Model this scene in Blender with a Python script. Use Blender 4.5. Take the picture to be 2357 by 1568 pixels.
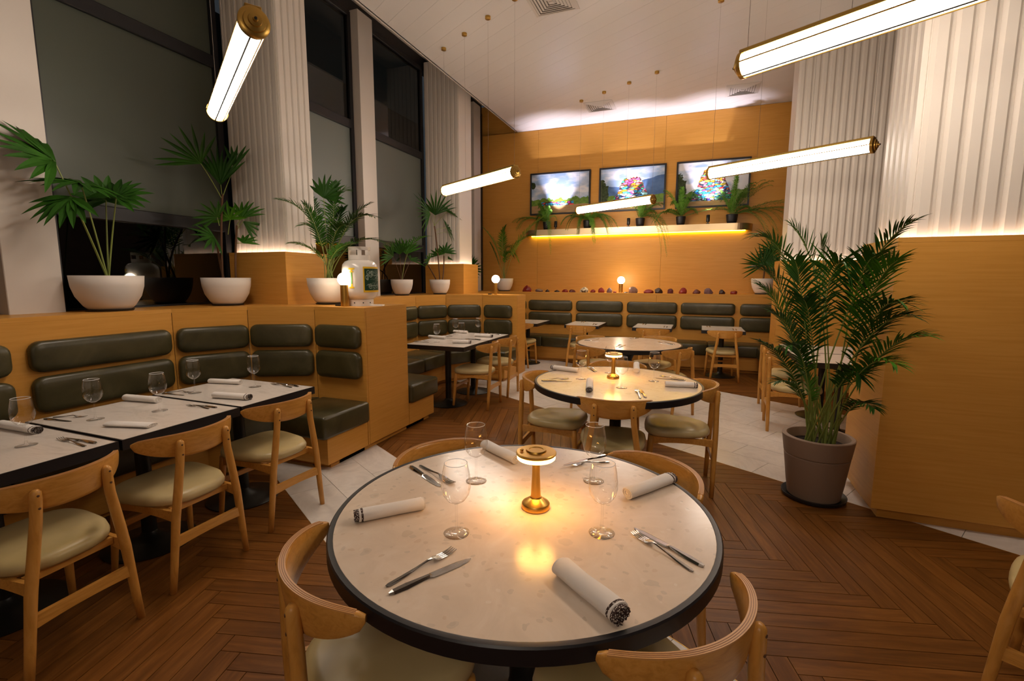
import bpy, bmesh, math, random
from mathutils import Vector, Matrix
for o in list(bpy.data.objects): bpy.data.objects.remove(o)
SC = bpy.context.scene
COL = SC.collection
PI = math.pi
rad = math.radians

# ---------------------------------------------------------------- camera, world, exposure
cam_d = bpy.data.cameras.new('camera'); cam = bpy.data.objects.new('camera', cam_d); COL.objects.link(cam)
yaw, pit, rol = rad(20.99), rad(7.325), rad(.183)
cy, sy, cp, sp = math.cos(yaw), math.sin(yaw), math.cos(pit), math.sin(pit)
fw = Vector((-sy*cp, cy*cp, -sp)); r0 = Vector((cy, sy, 0)); u0 = r0.cross(fw)
rt = r0*math.cos(rol)+u0*math.sin(rol); up = u0*math.cos(rol)-r0*math.sin(rol)
cam.matrix_world = Matrix(((rt.x, up.x, -fw.x, 0), (rt.y, up.y, -fw.y, 0), (rt.z, up.z, -fw.z, 1.5), (0, 0, 0, 1)))
cam_d.sensor_width = 36; cam_d.lens = 1099.5/2357*36; cam_d.clip_start = .02
SC.camera = cam
wd = bpy.data.worlds.new('night'); SC.world = wd; wd.use_nodes = True
wd.node_tree.nodes['Background'].inputs[0].default_value = (.012, .014, .016, 1)
wd.node_tree.nodes['Background'].inputs[1].default_value = 1
SC.view_settings.view_transform = 'Standard'; SC.view_settings.look = 'None'
SC.view_settings.exposure = 0.95; SC.view_settings.gamma = 1; SC.view_settings.use_curve_mapping = False
TUBE_E = 18.0           # pendant tube emission
TUBE_C = (1, .86, .73)

# ---------------------------------------------------------------- materials
def lin(h):
    h = h.lstrip('#'); c = [int(h[i:i+2], 16)/255 for i in (0, 2, 4)]
    return tuple(((x/12.92) if x <= .04045 else ((x+.055)/1.055)**2.4) for x in c)
def mat(name, col='#808080', rough=.5, metal=0, spec=.5, **kw):
    m = bpy.data.materials.new(name); m.use_nodes = True
    b = m.node_tree.nodes['Principled BSDF']
    b.inputs['Base Color'].default_value = (*lin(col), 1); b.inputs['Roughness'].default_value = rough
    b.inputs['Metallic'].default_value = metal; b.inputs['Specular IOR Level'].default_value = spec
    for k, v in kw.items(): b.inputs[k.replace('_', ' ')].default_value = v
    return m
def N(m, t, **kw):
    n = m.node_tree.nodes.new(t)
    for k, v in kw.items():
        if k.startswith('i_'): n.inputs[k[2:].replace('_', ' ')].default_value = v
        else: setattr(n, k, v)
    return n
def L(m, a, b): m.node_tree.links.new(a, b)
def ramp(m, fac, stops):
    r = N(m, 'ShaderNodeValToRGB'); e = r.color_ramp.elements
    while len(e) < len(stops): e.new(.5)
    for i, (p, c) in enumerate(stops): e[i].position = p; e[i].color = (*(lin(c) if isinstance(c, str) else (c, c, c)), 1)
    L(m, fac, r.inputs[0]); return r.outputs[0]
def coords(m, scale, rnd=True):
    tc = N(m, 'ShaderNodeTexCoord'); mp = N(m, 'ShaderNodeMapping'); mp.inputs['Scale'].default_value = scale
    if rnd:
        oi = N(m, 'ShaderNodeObjectInfo'); ad = N(m, 'ShaderNodeVectorMath', operation='ADD'); ml = N(m, 'ShaderNodeMath', operation='MULTIPLY'); ml.inputs[1].default_value = 13.7
        L(m, oi.outputs['Random'], ml.inputs[0]); L(m, tc.outputs['Object'], ad.inputs[0]); L(m, ml.outputs[0], ad.inputs[1]); L(m, ad.outputs[0], mp.inputs[0])
    else: L(m, tc.outputs['Object'], mp.inputs[0])
    return mp.outputs[0]
def noise(m, vec, scale, detail=4, rough=.5, dist=0):
    n = N(m, 'ShaderNodeTexNoise'); n.inputs['Scale'].default_value = scale; n.inputs['Detail'].default_value = detail
    n.inputs['Roughness'].default_value = rough; n.inputs['Distortion'].default_value = dist; L(m, vec, n.inputs['Vector']); return n.outputs[0]
def bump(m, h, strength=.1, dist=.01):
    b = N(m, 'ShaderNodeBump'); b.inputs['Strength'].default_value = strength; b.inputs['Distance'].default_value = dist
    L(m, h, b.inputs['Height']); L(m, b.outputs[0], m.node_tree.nodes['Principled BSDF'].inputs['Normal'])
def base(m, out): L(m, out, m.node_tree.nodes['Principled BSDF'].inputs['Base Color'])
def wood(name, cols, sc=(1, 12, 12), n=6, rough=.4, bmp=.03, rnd=True, dist=.4, spec=.4):
    m = mat(name, rough=rough, spec=spec); v = coords(m, sc, rnd)
    a = noise(m, v, n, 5, .6, dist); base(m, ramp(m, a, cols))
    if bmp: bump(m, a, bmp)
    return m
def attr_mat(name, rough=.4, spec=.3):
    m = mat(name, rough=rough, spec=spec); a = N(m, 'ShaderNodeAttribute', attribute_name='Col'); base(m, a.outputs[0]); return m
def emit(name, col, s):
    m = bpy.data.materials.new(name); m.use_nodes = True; b = m.node_tree.nodes['Principled BSDF']
    b.inputs['Base Color'].default_value = (.8, .8, .8, 1); b.inputs['Emission Color'].default_value = (*col, 1); b.inputs['Emission Strength'].default_value = s
    return m
PANEL = [(.25, '#C28838'), (.5, '#CA9040'), (.75, '#D09647')]
M = {}
M['panel'] = wood('honey_veneer', PANEL, (1.2, 1.2, 26), 2.2, .4, .012, True, .25, .28)
M['oak'] = wood('light_oak', [(.25, '#B67E36'), (.5, '#CC9244'), (.8, '#D69E54')], (7, 7, 1.6), 5, .34, .02, True, .8)
M['oak_x'] = wood('light_oak_lengthwise', [(.25, '#B67E36'), (.5, '#CC9244'), (.8, '#D69E54')], (1.6, 14, 14), 5, .3, .02, True, .8)
M['ply'] = mat('plywood_edge', '#CE9656', .38); M['ply_dark'] = mat('plywood_glue_layer', '#94602E', .45)
# floor planks : colour per plank
m = M['plank'] = mat('teak_plank', rough=.38, spec=.2); v = coords(m, (1.1, 11, 11))
a = noise(m, v, 3.2, 6, .62, .5); oi = N(m, 'ShaderNodeObjectInfo'); at_ = N(m, 'ShaderNodeAttribute', attribute_name='rnd')
s = N(m, 'ShaderNodeMath', operation='ADD'); L(m, oi.outputs['Random'], s.inputs[0]); L(m, at_.outputs['Fac'], s.inputs[1])
f = N(m, 'ShaderNodeMath', operation='FRACT'); L(m, s.outputs[0], f.inputs[0])
c1 = ramp(m, a, [(.25, '#583412'), (.5, '#70451B'), (.78, '#865727')]); c2 = ramp(m, f.outputs[0], [(0, .78), (.5, 1.0), (1, 1.22)])
mx = N(m, 'ShaderNodeMix', data_type='RGBA', blend_type='MULTIPLY'); mx.inputs[0].default_value = 1
L(m, c1, mx.inputs[6]); L(m, c2, mx.inputs[7]); base(m, mx.outputs[2]); bump(m, a, .05)
m = M['tile'] = mat('white_marble_tile', rough=.28); v = coords(m, (1, 1, 1)); a = noise(m, v, 2.5, 8, .6, 1.5)
base(m, ramp(m, a, [(.3, '#CFC6BC'), (.47, '#E2DAD1'), (.56, '#D8D0C7'), (.7, '#E7E0D8')]))
M['grout'] = mat('dark_joint', '#2A2018', .9)
m = M['terrazzo'] = mat('cream_terrazzo', rough=.2, spec=.4); v = coords(m, (1, 1, 1), False)
nz = noise(m, v, 6, 5, .6, 1.2); b0 = ramp(m, nz, [(.3, '#D6C4B0'), (.5, '#DECCB8'), (.7, '#E4D5C4')])
dn = N(m, 'ShaderNodeTexNoise'); dn.inputs['Scale'].default_value = 22; L(m, v, dn.inputs['Vector'])
av = N(m, 'ShaderNodeVectorMath', operation='MULTIPLY_ADD'); av.inputs[1].default_value = (.035, .035, .035); L(m, dn.outputs[1], av.inputs[0]); L(m, v, av.inputs[2])
def chips(scale, thr, cols, prev):
    vo = N(m, 'ShaderNodeTexVoronoi'); vo.inputs['Scale'].default_value = scale; L(m, av.outputs[0], vo.inputs['Vector'])
    sx = N(m, 'ShaderNodeSeparateColor'); L(m, vo.outputs['Color'], sx.inputs[0])
    g = N(m, 'ShaderNodeMath', operation='LESS_THAN'); L(m, sx.outputs[0], g.inputs[0]); g.inputs[1].default_value = thr[0]
    d = N(m, 'ShaderNodeMath', operation='LESS_THAN'); L(m, vo.outputs['Distance'], d.inputs[0]); d.inputs[1].default_value = thr[1]
    p = N(m, 'ShaderNodeMath', operation='MULTIPLY'); L(m, g.outputs[0], p.inputs[0]); L(m, d.outputs[0], p.inputs[1])
    q = N(m, 'ShaderNodeMath', operation='MULTIPLY'); L(m, p.outputs[0], q.inputs[0]); q.inputs[1].default_value = thr[2]
    cc = ramp(m, sx.outputs[1], cols); x = N(m, 'ShaderNodeMix', data_type='RGBA'); L(m, q.outputs[0], x.inputs[0]); L(m, prev, x.inputs[6]); L(m, cc, x.inputs[7]); return x.outputs[2]
b1 = chips(40, (.3, .33, .36), [(0, '#A99C88'), (.35, '#B9AFA3'), (.7, '#C9A98A'), (1, '#EFE8DD')], b0)
b2 = chips(20, (.13, .36, .38), [(0, '#B8AE9E'), (.4, '#C2B6A8'), (.75, '#C7AC84'), (1, '#B4ABA2')], b1)
base(m, b2)
m = M['white_top'] = mat('white_marble_top', rough=.2); v = coords(m, (1, 2.2, 1)); a = noise(m, v, 3, 8, .65, 1.8)
base(m, ramp(m, a, [(.3, '#C9BFB4'), (.5, '#DDD4CA'), (.7, '#D5CBC0')]))
M['black'] = mat('black_metal', '#14120F', .42); M['rim'] = mat('black_table_rim', '#17161A', .38)
m = M['leather'] = mat('olive_leather', rough=.33, spec=.5); v = coords(m, (1, 1, 1)); a = noise(m, v, 4, 6, .6, .6)
base(m, ramp(m, a, [(.3, '#353019'), (.55, '#453F26'), (.8, '#585137')])); fn = noise(m, v, 160, 2); bump(m, fn, .12, .002)
m = M['vinyl'] = mat('cream_vinyl', rough=.36, spec=.4); v = coords(m, (1, 1, 1)); a = noise(m, v, 3, 4); base(m, ramp(m, a, [(.3, '#B8A470'), (.7, '#CCB888')]))
m = M['white'] = mat('white_plaster', '#CEC5BB', .65)
M['ceil'] = mat('white_ceiling_board', '#D8D2CC', .34, spec=.35)
M['slat'] = mat('white_slat', '#D2C9BE', .5)
m = M['brass'] = mat('brushed_brass', '#D0A452', .34, 1); v = coords(m, (1, 1, 60), False); a = noise(m, v, 8, 3); bump(m, a, .04, .002)
M['gold'] = mat('bright_brass', '#E0B050', .2, 1)
M['steel'] = mat('steel', '#C8C4C0', .16, 1)
M['pot'] = mat('white_stone_pot', '#D8CEC4', .6); v = coords(M['pot'], (1, 1, 40)); bump(M['pot'], noise(M['pot'], v, 6, 3), .15, .004)
M['taupe'] = mat('taupe_pot', '#8C7563', .55); bump(M['taupe'], noise(M['taupe'], coords(M['taupe'], (1, 1, 1)), 120, 2), .15, .002)
M['dark_pot'] = mat('charcoal_pot', '#1B191A', .5); M['soil'] = mat('soil', '#20140C', .95); bump(M['soil'], noise(M['soil'], coords(M['soil'], (1, 1, 1)), 60, 4), 1, .02)
M['cloth'] = mat('white_cloth', '#E4DDD6', .85); bump(M['cloth'], noise(M['cloth'], coords(M['cloth'], (1, 1, 1)), 30, 3), .3, .004)
m = M['trim'] = mat('brown_crochet', rough=.9); tc = N(m, 'ShaderNodeTexCoord'); ck = N(m, 'ShaderNodeTexVoronoi'); ck.inputs['Scale'].default_value = 240; L(m, tc.outputs['Object'], ck.inputs[0])
base(m, ramp(m, ck.outputs['Distance'], [(.28, '#D8CFC6'), (.42, '#3A2620')]))
def leaf(name, a, b):
    m = mat(name, rough=.5, spec=.22); v = coords(m, (1, 1, 1)); base(m, ramp(m, noise(m, v, 5, 3), [(.3, a), (.7, b)]))
    m.node_tree.nodes['Principled BSDF'].inputs['Subsurface Weight'].default_value = 0; return m
M['leaf'] = leaf('palm_leaf', '#1C3E0A', '#2E5C12'); M['leaf2'] = leaf('bright_palm_leaf', '#2A5A0E', '#4A7E18'); M['fern'] = leaf('fern_leaf', '#4A7A20', '#76A63C')
M['dry'] = leaf('dry_leaf', '#6E5230', '#8E6E44'); M['stem'] = mat('green_stem', '#7E8A40', .5); M['cane'] = mat('brown_cane', '#5A3A20', .7)
M['tank'] = mat('white_enamel', '#E6DED4', .22); M['yellow'] = mat('yellow_paint', '#E0B418', .5); M['gpaint'] = mat('green_paint', '#3E8A50', .5)
M['paper'] = mat('white_paper', '#E8E2DA', .8); M['tubebrass'] = mat('pendant_brass', '#C09A50', .34, 1)
M['stonewall'] = mat('dark_stone_wall', '#4A3A30', .6)
M['frame'] = mat('dark_window_frame', '#17161A', .4)
def glassy(name, tint, ior, rough=.0, trans=None):
    m = bpy.data.materials.new(name); m.use_nodes = True; nt = m.node_tree; nt.nodes.remove(nt.nodes['Principled BSDF'])
    lw = nt.nodes.new('ShaderNodeLayerWeight'); pw = nt.nodes.new('ShaderNodeMath'); pw.operation = 'POWER'; pw.inputs[1].default_value = ior[1]; nt.links.new(lw.outputs['Facing'], pw.inputs[0])
    fr = nt.nodes.new('ShaderNodeMapRange'); fr.inputs[3].default_value = ior[0]; fr.inputs[4].default_value = ior[2]; nt.links.new(pw.outputs[0], fr.inputs[0])
    g = nt.nodes.new('ShaderNodeBsdfGlossy'); g.inputs['Roughness'].default_value = rough
    t = nt.nodes.new('ShaderNodeBsdfTransparent'); t.inputs[0].default_value = (*tint, 1)
    x = nt.nodes.new('ShaderNodeMixShader'); nt.links.new(fr.outputs[0], x.inputs[0]); nt.links.new(t.outputs[0], x.inputs[1]); nt.links.new(g.outputs[0], x.inputs[2])
    nt.links.new(x.outputs[0], nt.nodes['Material Output'].inputs[0]); return m
M['glass'] = glassy('clear_glass', (.997, .997, .997), (.045, 2.7, .85), .01)
M['pane'] = glassy('night_window_glass', (.30, .33, .31), (.06, 4, .9), .012)
M['frost'] = mat('frosted_blind', '#666C66', .42, spec=.5)
M['frost1'] = mat('dark_blind', '#484D42', .45, spec=.5)
M['tube'] = emit('pendant_glow', TUBE_C, TUBE_E)
M['globe'] = emit('globe_glow', (1, .82, .6), 22)
M['amber'] = emit('amber_glow', (1, .46, .09), 15)
M['led_warm'] = emit('yellow_led', (1, .82, .05), 12)
M['led_white'] = emit('white_led', (1, .88, .76), 9)
M['led_cool'] = emit('cool_led', (.84, .80, 1), 30)

# ---------------------------------------------------------------- geometry helpers
def obj(name, src, m, parent=None, smooth=False, loc=None, rot=None, ang=None):
    if isinstance(src, bmesh.types.BMesh):
        me = bpy.data.meshes.new(name); bmesh.ops.recalc_face_normals(src, faces=src.faces[:]) if not getattr(src, 'nocalc', False) else None
        src.to_mesh(me); src.free()
    else: me = src
    if m is not None and not me.materials: me.materials.append(m)
    if smooth: me.polygons.foreach_set('use_smooth', [True]*len(me.polygons))
    if ang:
        me.polygons.foreach_set('use_smooth', [True]*len(me.polygons)); me.set_sharp_from_angle(angle=rad(ang))
    o = bpy.data.objects.new(name, me); COL.objects.link(o)
    if parent: o.parent = parent
    if loc: o.location = loc
    if rot: o.rotation_euler = rot
    return o
def thing(name, label, cat, loc=(0, 0, 0), rz=0, group=None):
    o = bpy.data.objects.new(name, None); COL.objects.link(o); o.empty_display_size = .05
    o.location = loc; o.rotation_euler = (0, 0, rz); o['label'] = label; o['category'] = cat
    if group: o['group'] = group
    return o
def tag(o, label, cat, group=None):
    o['label'] = label; o['category'] = cat
    if group: o['group'] = group
    return o
def struct(name, src, m, parent=None, **kw):
    o = obj(name, src, m, parent, **kw); o['kind'] = 'structure'; return o
def kids(o): return [c for c in COL.objects if c.parent == o]
KC = {}
def copy_tree(root, loc, rz, label, group=None):
    def cp(o, par):
        c = o.copy(); COL.objects.link(c); c.parent = par
        for k in KC.setdefault(o.name, kids(o)): cp(k, c)
        return c
    r = cp(root, None); r.location = loc; r.rotation_euler = (0, 0, rz); r['label'] = label
    if group: r['group'] = group
    return r
def box(bm, x0, x1, y0, y1, z0, z1, bev=0, seg=1):
    r = bmesh.ops.create_cube(bm, size=1); vs = r['verts']
    for v in vs: v.co = Vector(((x0+x1)/2+v.co.x*(x1-x0), (y0+y1)/2+v.co.y*(y1-y0), (z0+z1)/2+v.co.z*(z1-z0)))
    if bev: bmesh.ops.bevel(bm, geom=list({e for v in vs for e in v.link_edges}), offset=bev, segments=seg, affect='EDGES', profile=.5)
    return bm
def B(*a, **k): return box(bmesh.new(), *a, **k)
def poly_prism(bm, pts, z0, z1, bev=0, seg=2):
    lo = [bm.verts.new((x, y, z0)) for x, y in pts]; hi = [bm.verts.new((x, y, z1)) for x, y in pts]; n = len(pts)
    bm.faces.new(lo[::-1]); bm.faces.new(hi)
    for i in range(n): bm.faces.new((lo[i], lo[(i+1) % n], hi[(i+1) % n], hi[i]))
    if bev: bmesh.ops.bevel(bm, geom=list({e for v in lo+hi for e in v.link_edges}), offset=bev, segments=seg, affect='EDGES', profile=.5)
    return bm
def lathe(prof, seg=32, bm=None, c=(0, 0), close=False):
    bm = bm or bmesh.new(); rings = []
    for r, z in prof:
        if r < 1e-6: rings.append([bm.verts.new((c[0], c[1], z))])
        else: rings.append([bm.verts.new((c[0]+r*math.cos(2*PI*i/seg), c[1]+r*math.sin(2*PI*i/seg), z)) for i in range(seg)])
    for a, b in zip(rings, rings[1:]):
        for i in range(seg):
            j = (i+1) % seg
            if len(a) == 1 and len(b) == 1: continue
            if len(a) == 1: bm.faces.new((a[0], b[i], b[j]))
            elif len(b) == 1: bm.faces.new((a[i], a[j], b[0]))
            else: bm.faces.new((a[i], a[j], b[j], b[i]))
    return bm
def tube(bm, pts, rs, seg=8, caps=True):
    pts = [Vector(p) for p in pts]; n = len(pts)
    if not isinstance(rs, (list, tuple)): rs = [rs]*n
    rings = []; prev = None
    for i, p in enumerate(pts):
        t = (pts[min(i+1, n-1)]-pts[max(i-1, 0)]).normalized()
        if prev is None:
            a = Vector((0, 0, 1)) if abs(t.z) < .9 else Vector((1, 0, 0)); x = t.cross(a).normalized()
        else: x = (prev-t*prev.dot(t)).normalized()
        prev = x; y = t.cross(x)
        rings.append([bm.verts.new(p+(x*math.cos(2*PI*k/seg)+y*math.sin(2*PI*k/seg))*rs[i]) for k in range(seg)])
    for a, b in zip(rings, rings[1:]):
        for k in range(seg): bm.faces.new((a[k], a[(k+1) % seg], b[(k+1) % seg], b[k]))
    if caps: bm.faces.new(rings[0][::-1]); bm.faces.new(rings[-1])
    return bm
def rrect(w, h, r, n=5):
    pts = []
    for cx, cy_, a0 in ((w/2-r, h/2-r, 0), (-w/2+r, h/2-r, 90), (-w/2+r, -h/2+r, 180), (w/2-r, -h/2+r, 270)):
        for i in range(n+1):
            a = rad(a0+90*i/n); pts.append((cx+r*math.cos(a), cy_+r*math.sin(a)))
    return pts
def loops(bm, rings, cap0=True, cap1=True):
    rs = [[bm.verts.new(p) for p in r] for r in rings]; n = len(rs[0])
    for a, b in zip(rs, rs[1:]):
        for i in range(n): bm.faces.new((a[i], a[(i+1) % n], b[(i+1) % n], b[i]))
    if cap0: bm.faces.new(rs[0][::-1])
    if cap1: bm.faces.new(rs[-1])
    return bm
def pad_mesh(w, h, t=.06, r=.06):     # upright padded cushion, back at y=0, front towards -y, centre of face at origin
    bm = bmesh.new(); rg = []
    for ins, y in ((.004, 0), (0, -.012), (0, -t*.55), (.006, -t*.78), (.02, -t*.93), (.045, -t), (.075, -t*1.03)):
        rg.append([(x, y, z) for x, z in rrect(w-2*ins, h-2*ins, max(r-ins*.6, .01))])
    return loops(bm, rg)
def lerp(a, b, t): return a+(b-a)*t
def bez(p0, p1, p2, n):
    p0, p1, p2 = Vector(p0), Vector(p1), Vector(p2)
    return [p0*(1-t)**2+p1*2*t*(1-t)+p2*t*t for t in [i/n for i in range(n+1)]]
# ================================================================ SETTING
ZC, YB, XW = 4.48, 9.6, -4.36
wb = struct('wall_back', B(-4.5, 3.2, YB+.12, YB+.2, 0, 5.1), M['panel'])
for a, b in zip([-4.36, -3.12, -.66, 1.8], [-3.12, -.66, 1.8, 3.1]):      # veneer sheets with hairline joints, stopping short of the ceiling
    obj('veneer_panel', B(a+.0015, b-.0015, -.012, .012, 0, 4.475, bev=.001), M['panel'], wb, loc=(0, YB, 0))
YP = YB-.012
struct('wall_right', B(3.1, 3.2, -3.2, YB, 0, 4.6), M['stonewall'])
wr = COL.objects['wall_right']
for k in range(14):
    for j in range(2): obj('stone_panel', B(3.08, 3.1, 5.6+j*2+.004, 7.6+j*2-.004, .32*k+.004, .32*k+.316), M['stonewall'], wr)
struct('wall_front', B(-4.5, 3.2, -3.3, -3.2, 0, 5.1), M['white'])
wl = struct('wall_left', B(XW-.14, XW-.02, -3.2, YB, 0, 1.22), M['white'])
struct('trim_1', B(XW-.14, XW-.02, -3.2, YB, 4.9, 5.1), M['frame'])

# windows: frame, mullions, panes
def window(n, y0, y1):
    w = struct('window_%d' % n, B(XW-.06, XW+.0, y0, y0+.05, 1.22, 4.92), M['frame'])
    obj('frame_jamb', B(XW-.06, XW+.0, y1-.06, y1, 1.22, 4.92), M['frame'], w)
    for z0, z1 in ((1.22, 1.27), (1.95, 2.06), (3.47, 3.58), (4.86, 4.92)):
        obj('frame_rail', B(XW-.06, XW+.005, y0+.05, y1-.06, z0, z1, bev=.006), M['frame'], w)
    for z0, z1, m in ((1.27, 1.95, 'pane'), (2.06, 3.47, 'frost' if n > 2 else 'frost1'), (3.58, 4.86, 'pane' if n > 2 else 'frost1')):
        obj('pane', B(XW-.035, XW-.027, y0+.05, y1-.06, z0, z1), M[m], w)
for n, (y0, y1) in enumerate(((-3.1, 1.75), (2.08, 3.53), (3.98, 5.47), (5.79, 7.22), (7.75, 8.93), (9.26, 9.58)), 1): window(n, y0, y1)
# dark building mass outside behind the glass
struct('wall_outside', B(-7.2, -7.0, -3.2, YB+2, 0, 5.5), mat('night_render', '#1A1D1B', .9))

# plain columns between the windows
for n, (y0, y1) in enumerate(((1.76, 2.07), (5.48, 5.78), (8.94, 9.25)), 2):
    struct('trim_%d' % n, B(XW-.02, -4.25, y0, y1, 1.22, 4.95, bev=.004), M['white'])
# fluted columns on wooden plinths
slat_cache = {}
def slat_me(w, h, d=.014):
    k = (round(w, 4), round(h, 3), d)
    if k not in slat_cache:
        c_ = .017 if d > .016 else .010; bm = bmesh.new(); poly_prism(bm, [(-w/2, 0), (-w/2, -.003), (-w/2+c_, -d), (w/2-c_, -d), (w/2, -.004), (w/2, 0)], 0, h)
        me = bpy.data.meshes.new('slat'); bm.to_mesh(me); bm.free(); me.materials.append(M['slat']); slat_cache[k] = me
    return slat_cache[k]
def fluted(n, x0, x1, y0, y1, z0, z1, pitch, faces, w=.78, d=.008):
    c = struct('trim_%d' % n, B(x0, x1, y0, y1, z0, z1), M['slat'])
    for f in faces:
        if f == 'S': a, b = x0, x1
        else: a, b = y0, y1
        k = max(1, round((b-a)/pitch)); p = (b-a)/k
        for i in range(k):
            t = a+(i+.5)*p; me = slat_me(p*w, z1-z0, d)
            if f == 'S': obj('slat', me, None, c, loc=(t, y0, z0))
            elif f == 'E': obj('slat', me, None, c, loc=(x1, t, z0), rot=(0, 0, PI/2))
            else: obj('slat', me, None, c, loc=(x0, t, z0), rot=(0, 0, -PI/2))
    return c
def plinth(label, x0, x1, y0, y1, z0, z1, led, toe=False):
    t = thing('column_plinth', label, 'plinth', ((x0+x1)/2, (y0+y1)/2, z0))
    X0, X1, Y0, Y1, H = -(x1-x0)/2, (x1-x0)/2, -(y1-y0)/2, (y1-y0)/2, z1-z0
    b = .07 if toe else 0
    obj('casing', B(X0, X1, Y0, Y1, b, H-.03, bev=.002), M['panel'], t)
    if toe: obj('toe_kick', B(X0+.05, X1-.05, Y0+.05, Y1-.05, 0, b), M['panel'], t)
    bm = bmesh.new()                                   # raised rim around the light trough
    w = .022
    box(bm, X0, X1, Y0, Y0+w, H-.03, H); box(bm, X0, X1, Y1-w, Y1, H-.03, H); box(bm, X0, X0+w, Y0+w, Y1-w, H-.03, H); box(bm, X1-w, X1, Y0+w, Y1-w, H-.03, H)
    obj('rim', bm, M['panel'], t)
    bm = bmesh.new()
    for s in led:
        if s == 'S': box(bm, X0+.04, X1-.04, Y0+.026, Y0+.040, H-.03, H-.018)
        if s == 'E': box(bm, X1-.040, X1-.026, Y0+.04, Y1-.04, H-.03, H-.018)
        if s == 'W': box(bm, X0+.026, X0+.040, Y0+.04, Y1-.04, H-.03, H-.018)
    obj('led_strip', bm, M['led_white'], t)
    return t
plinth('wooden plinth under the nearest fluted column on the left ledge', XW+.01, -3.62, 3.485, 4.03, 1.25, 1.75, 'SE')
fluted(5, XW+.02, -3.675, 3.56, 3.94, 1.72, 5.0, .078, 'SE')
plinth('narrow wooden plinth under the second fluted column, right of the small palms', XW+.01, -3.62, 7.185, 7.745, 1.25, 1.75, 'SE')
fluted(6, XW+.02, -3.715, 7.24, 7.70, 1.72, 5.0, .078, 'S')
plinth('big floor-standing wooden plinth behind the tall palm at right', 1.095, 2.62, 3.486, 4.14, 0, 1.75, 'SWE', True)
fluted(7, 1.17, 2.55, 3.56, 4.06, 1.72, ZC, .1, 'SW', .84, .024)
plinth('wooden plinth of the farther right column, beside the back booth', 1.0, 2.16, 7.1, 7.62, 0, 1.75, 'SW', True)
fluted(8, 1.06, 2.1, 7.17, 7.56, 1.72, ZC, .083, 'S', .84, .02)

# ceiling: slab with long boards at thirty degrees
bm = B(-3.58, 3.1, -3.2, YB+.12, ZC+.012, ZC+.2); ceil = struct('ceiling', bm, M['white'])
struct('trim_9', B(-3.60, -3.56, -3.2, YB-.05, ZC-.0, ZC+.62), M['white'])
struct('trim_10', B(-4.5, -3.56, -3.2, YB, 5.1, 5.2), M['white'])
def clip(poly, inside, inter):
    out = []
    for i in range(len(poly)):
        a, b = poly[i-1], poly[i]; ia, ib = inside(a), inside(b)
        if ia != ib: out.append(inter(a, b))
        if ib: out.append(b)
    return out
def half(poly, nx, ny, c):      # keep nx*x+ny*y <= c
    g = lambda p: nx*p[0]+ny*p[1]-c
    return clip(poly, lambda p: g(p) <= 0, lambda a, b: (lerp(a[0], b[0], g(a)/(g(a)-g(b))), lerp(a[1], b[1], g(a)/(g(a)-g(b))))) if poly else poly
def area(p): return abs(sum(p[i-1][0]*p[i][1]-p[i][0]*p[i-1][1] for i in range(len(p))))/2
def slab(name, poly, z0, z1, m, parent, ang=0, rnd=None):
    cx = sum(p[0] for p in poly)/len(poly); cy2 = sum(p[1] for p in poly)/len(poly); c, s = math.cos(-ang), math.sin(-ang)
    q = [((x-cx)*c-(y-cy2)*s, (x-cx)*s+(y-cy2)*c) for x, y in poly]
    return obj(name, poly_prism(bmesh.new(), q, 0, z1-z0), m, parent, loc=(cx, cy2, z0), rot=(0, 0, ang))
D30 = rad(-30); ux, uy = math.cos(D30), math.sin(D30); px_, py_ = -uy, ux      # u along the band, p across
ROOM = (-3.575, 3.1, -3.2, YB+.118)
def rect_clip(poly, r):
    for nx, ny, c in ((-1, 0, -r[0]), (1, 0, r[1]), (0, -1, -r[2]), (0, 1, r[3])): poly = half(poly, nx, ny, c)
    return poly
for k in range(-26, 48):
    p0 = 4.91+k*.225
    P = rect_clip([(ux*u+px_*p, uy*u+py_*p) for u, p in ((-14, p0+.0008), (14, p0+.0008), (14, p0+.2242), (-14, p0+.2242))], ROOM)
    if P and area(P) > .02: slab('ceiling_panel', P, ZC, ZC+.011, M['ceil'], ceil, D30)

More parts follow.
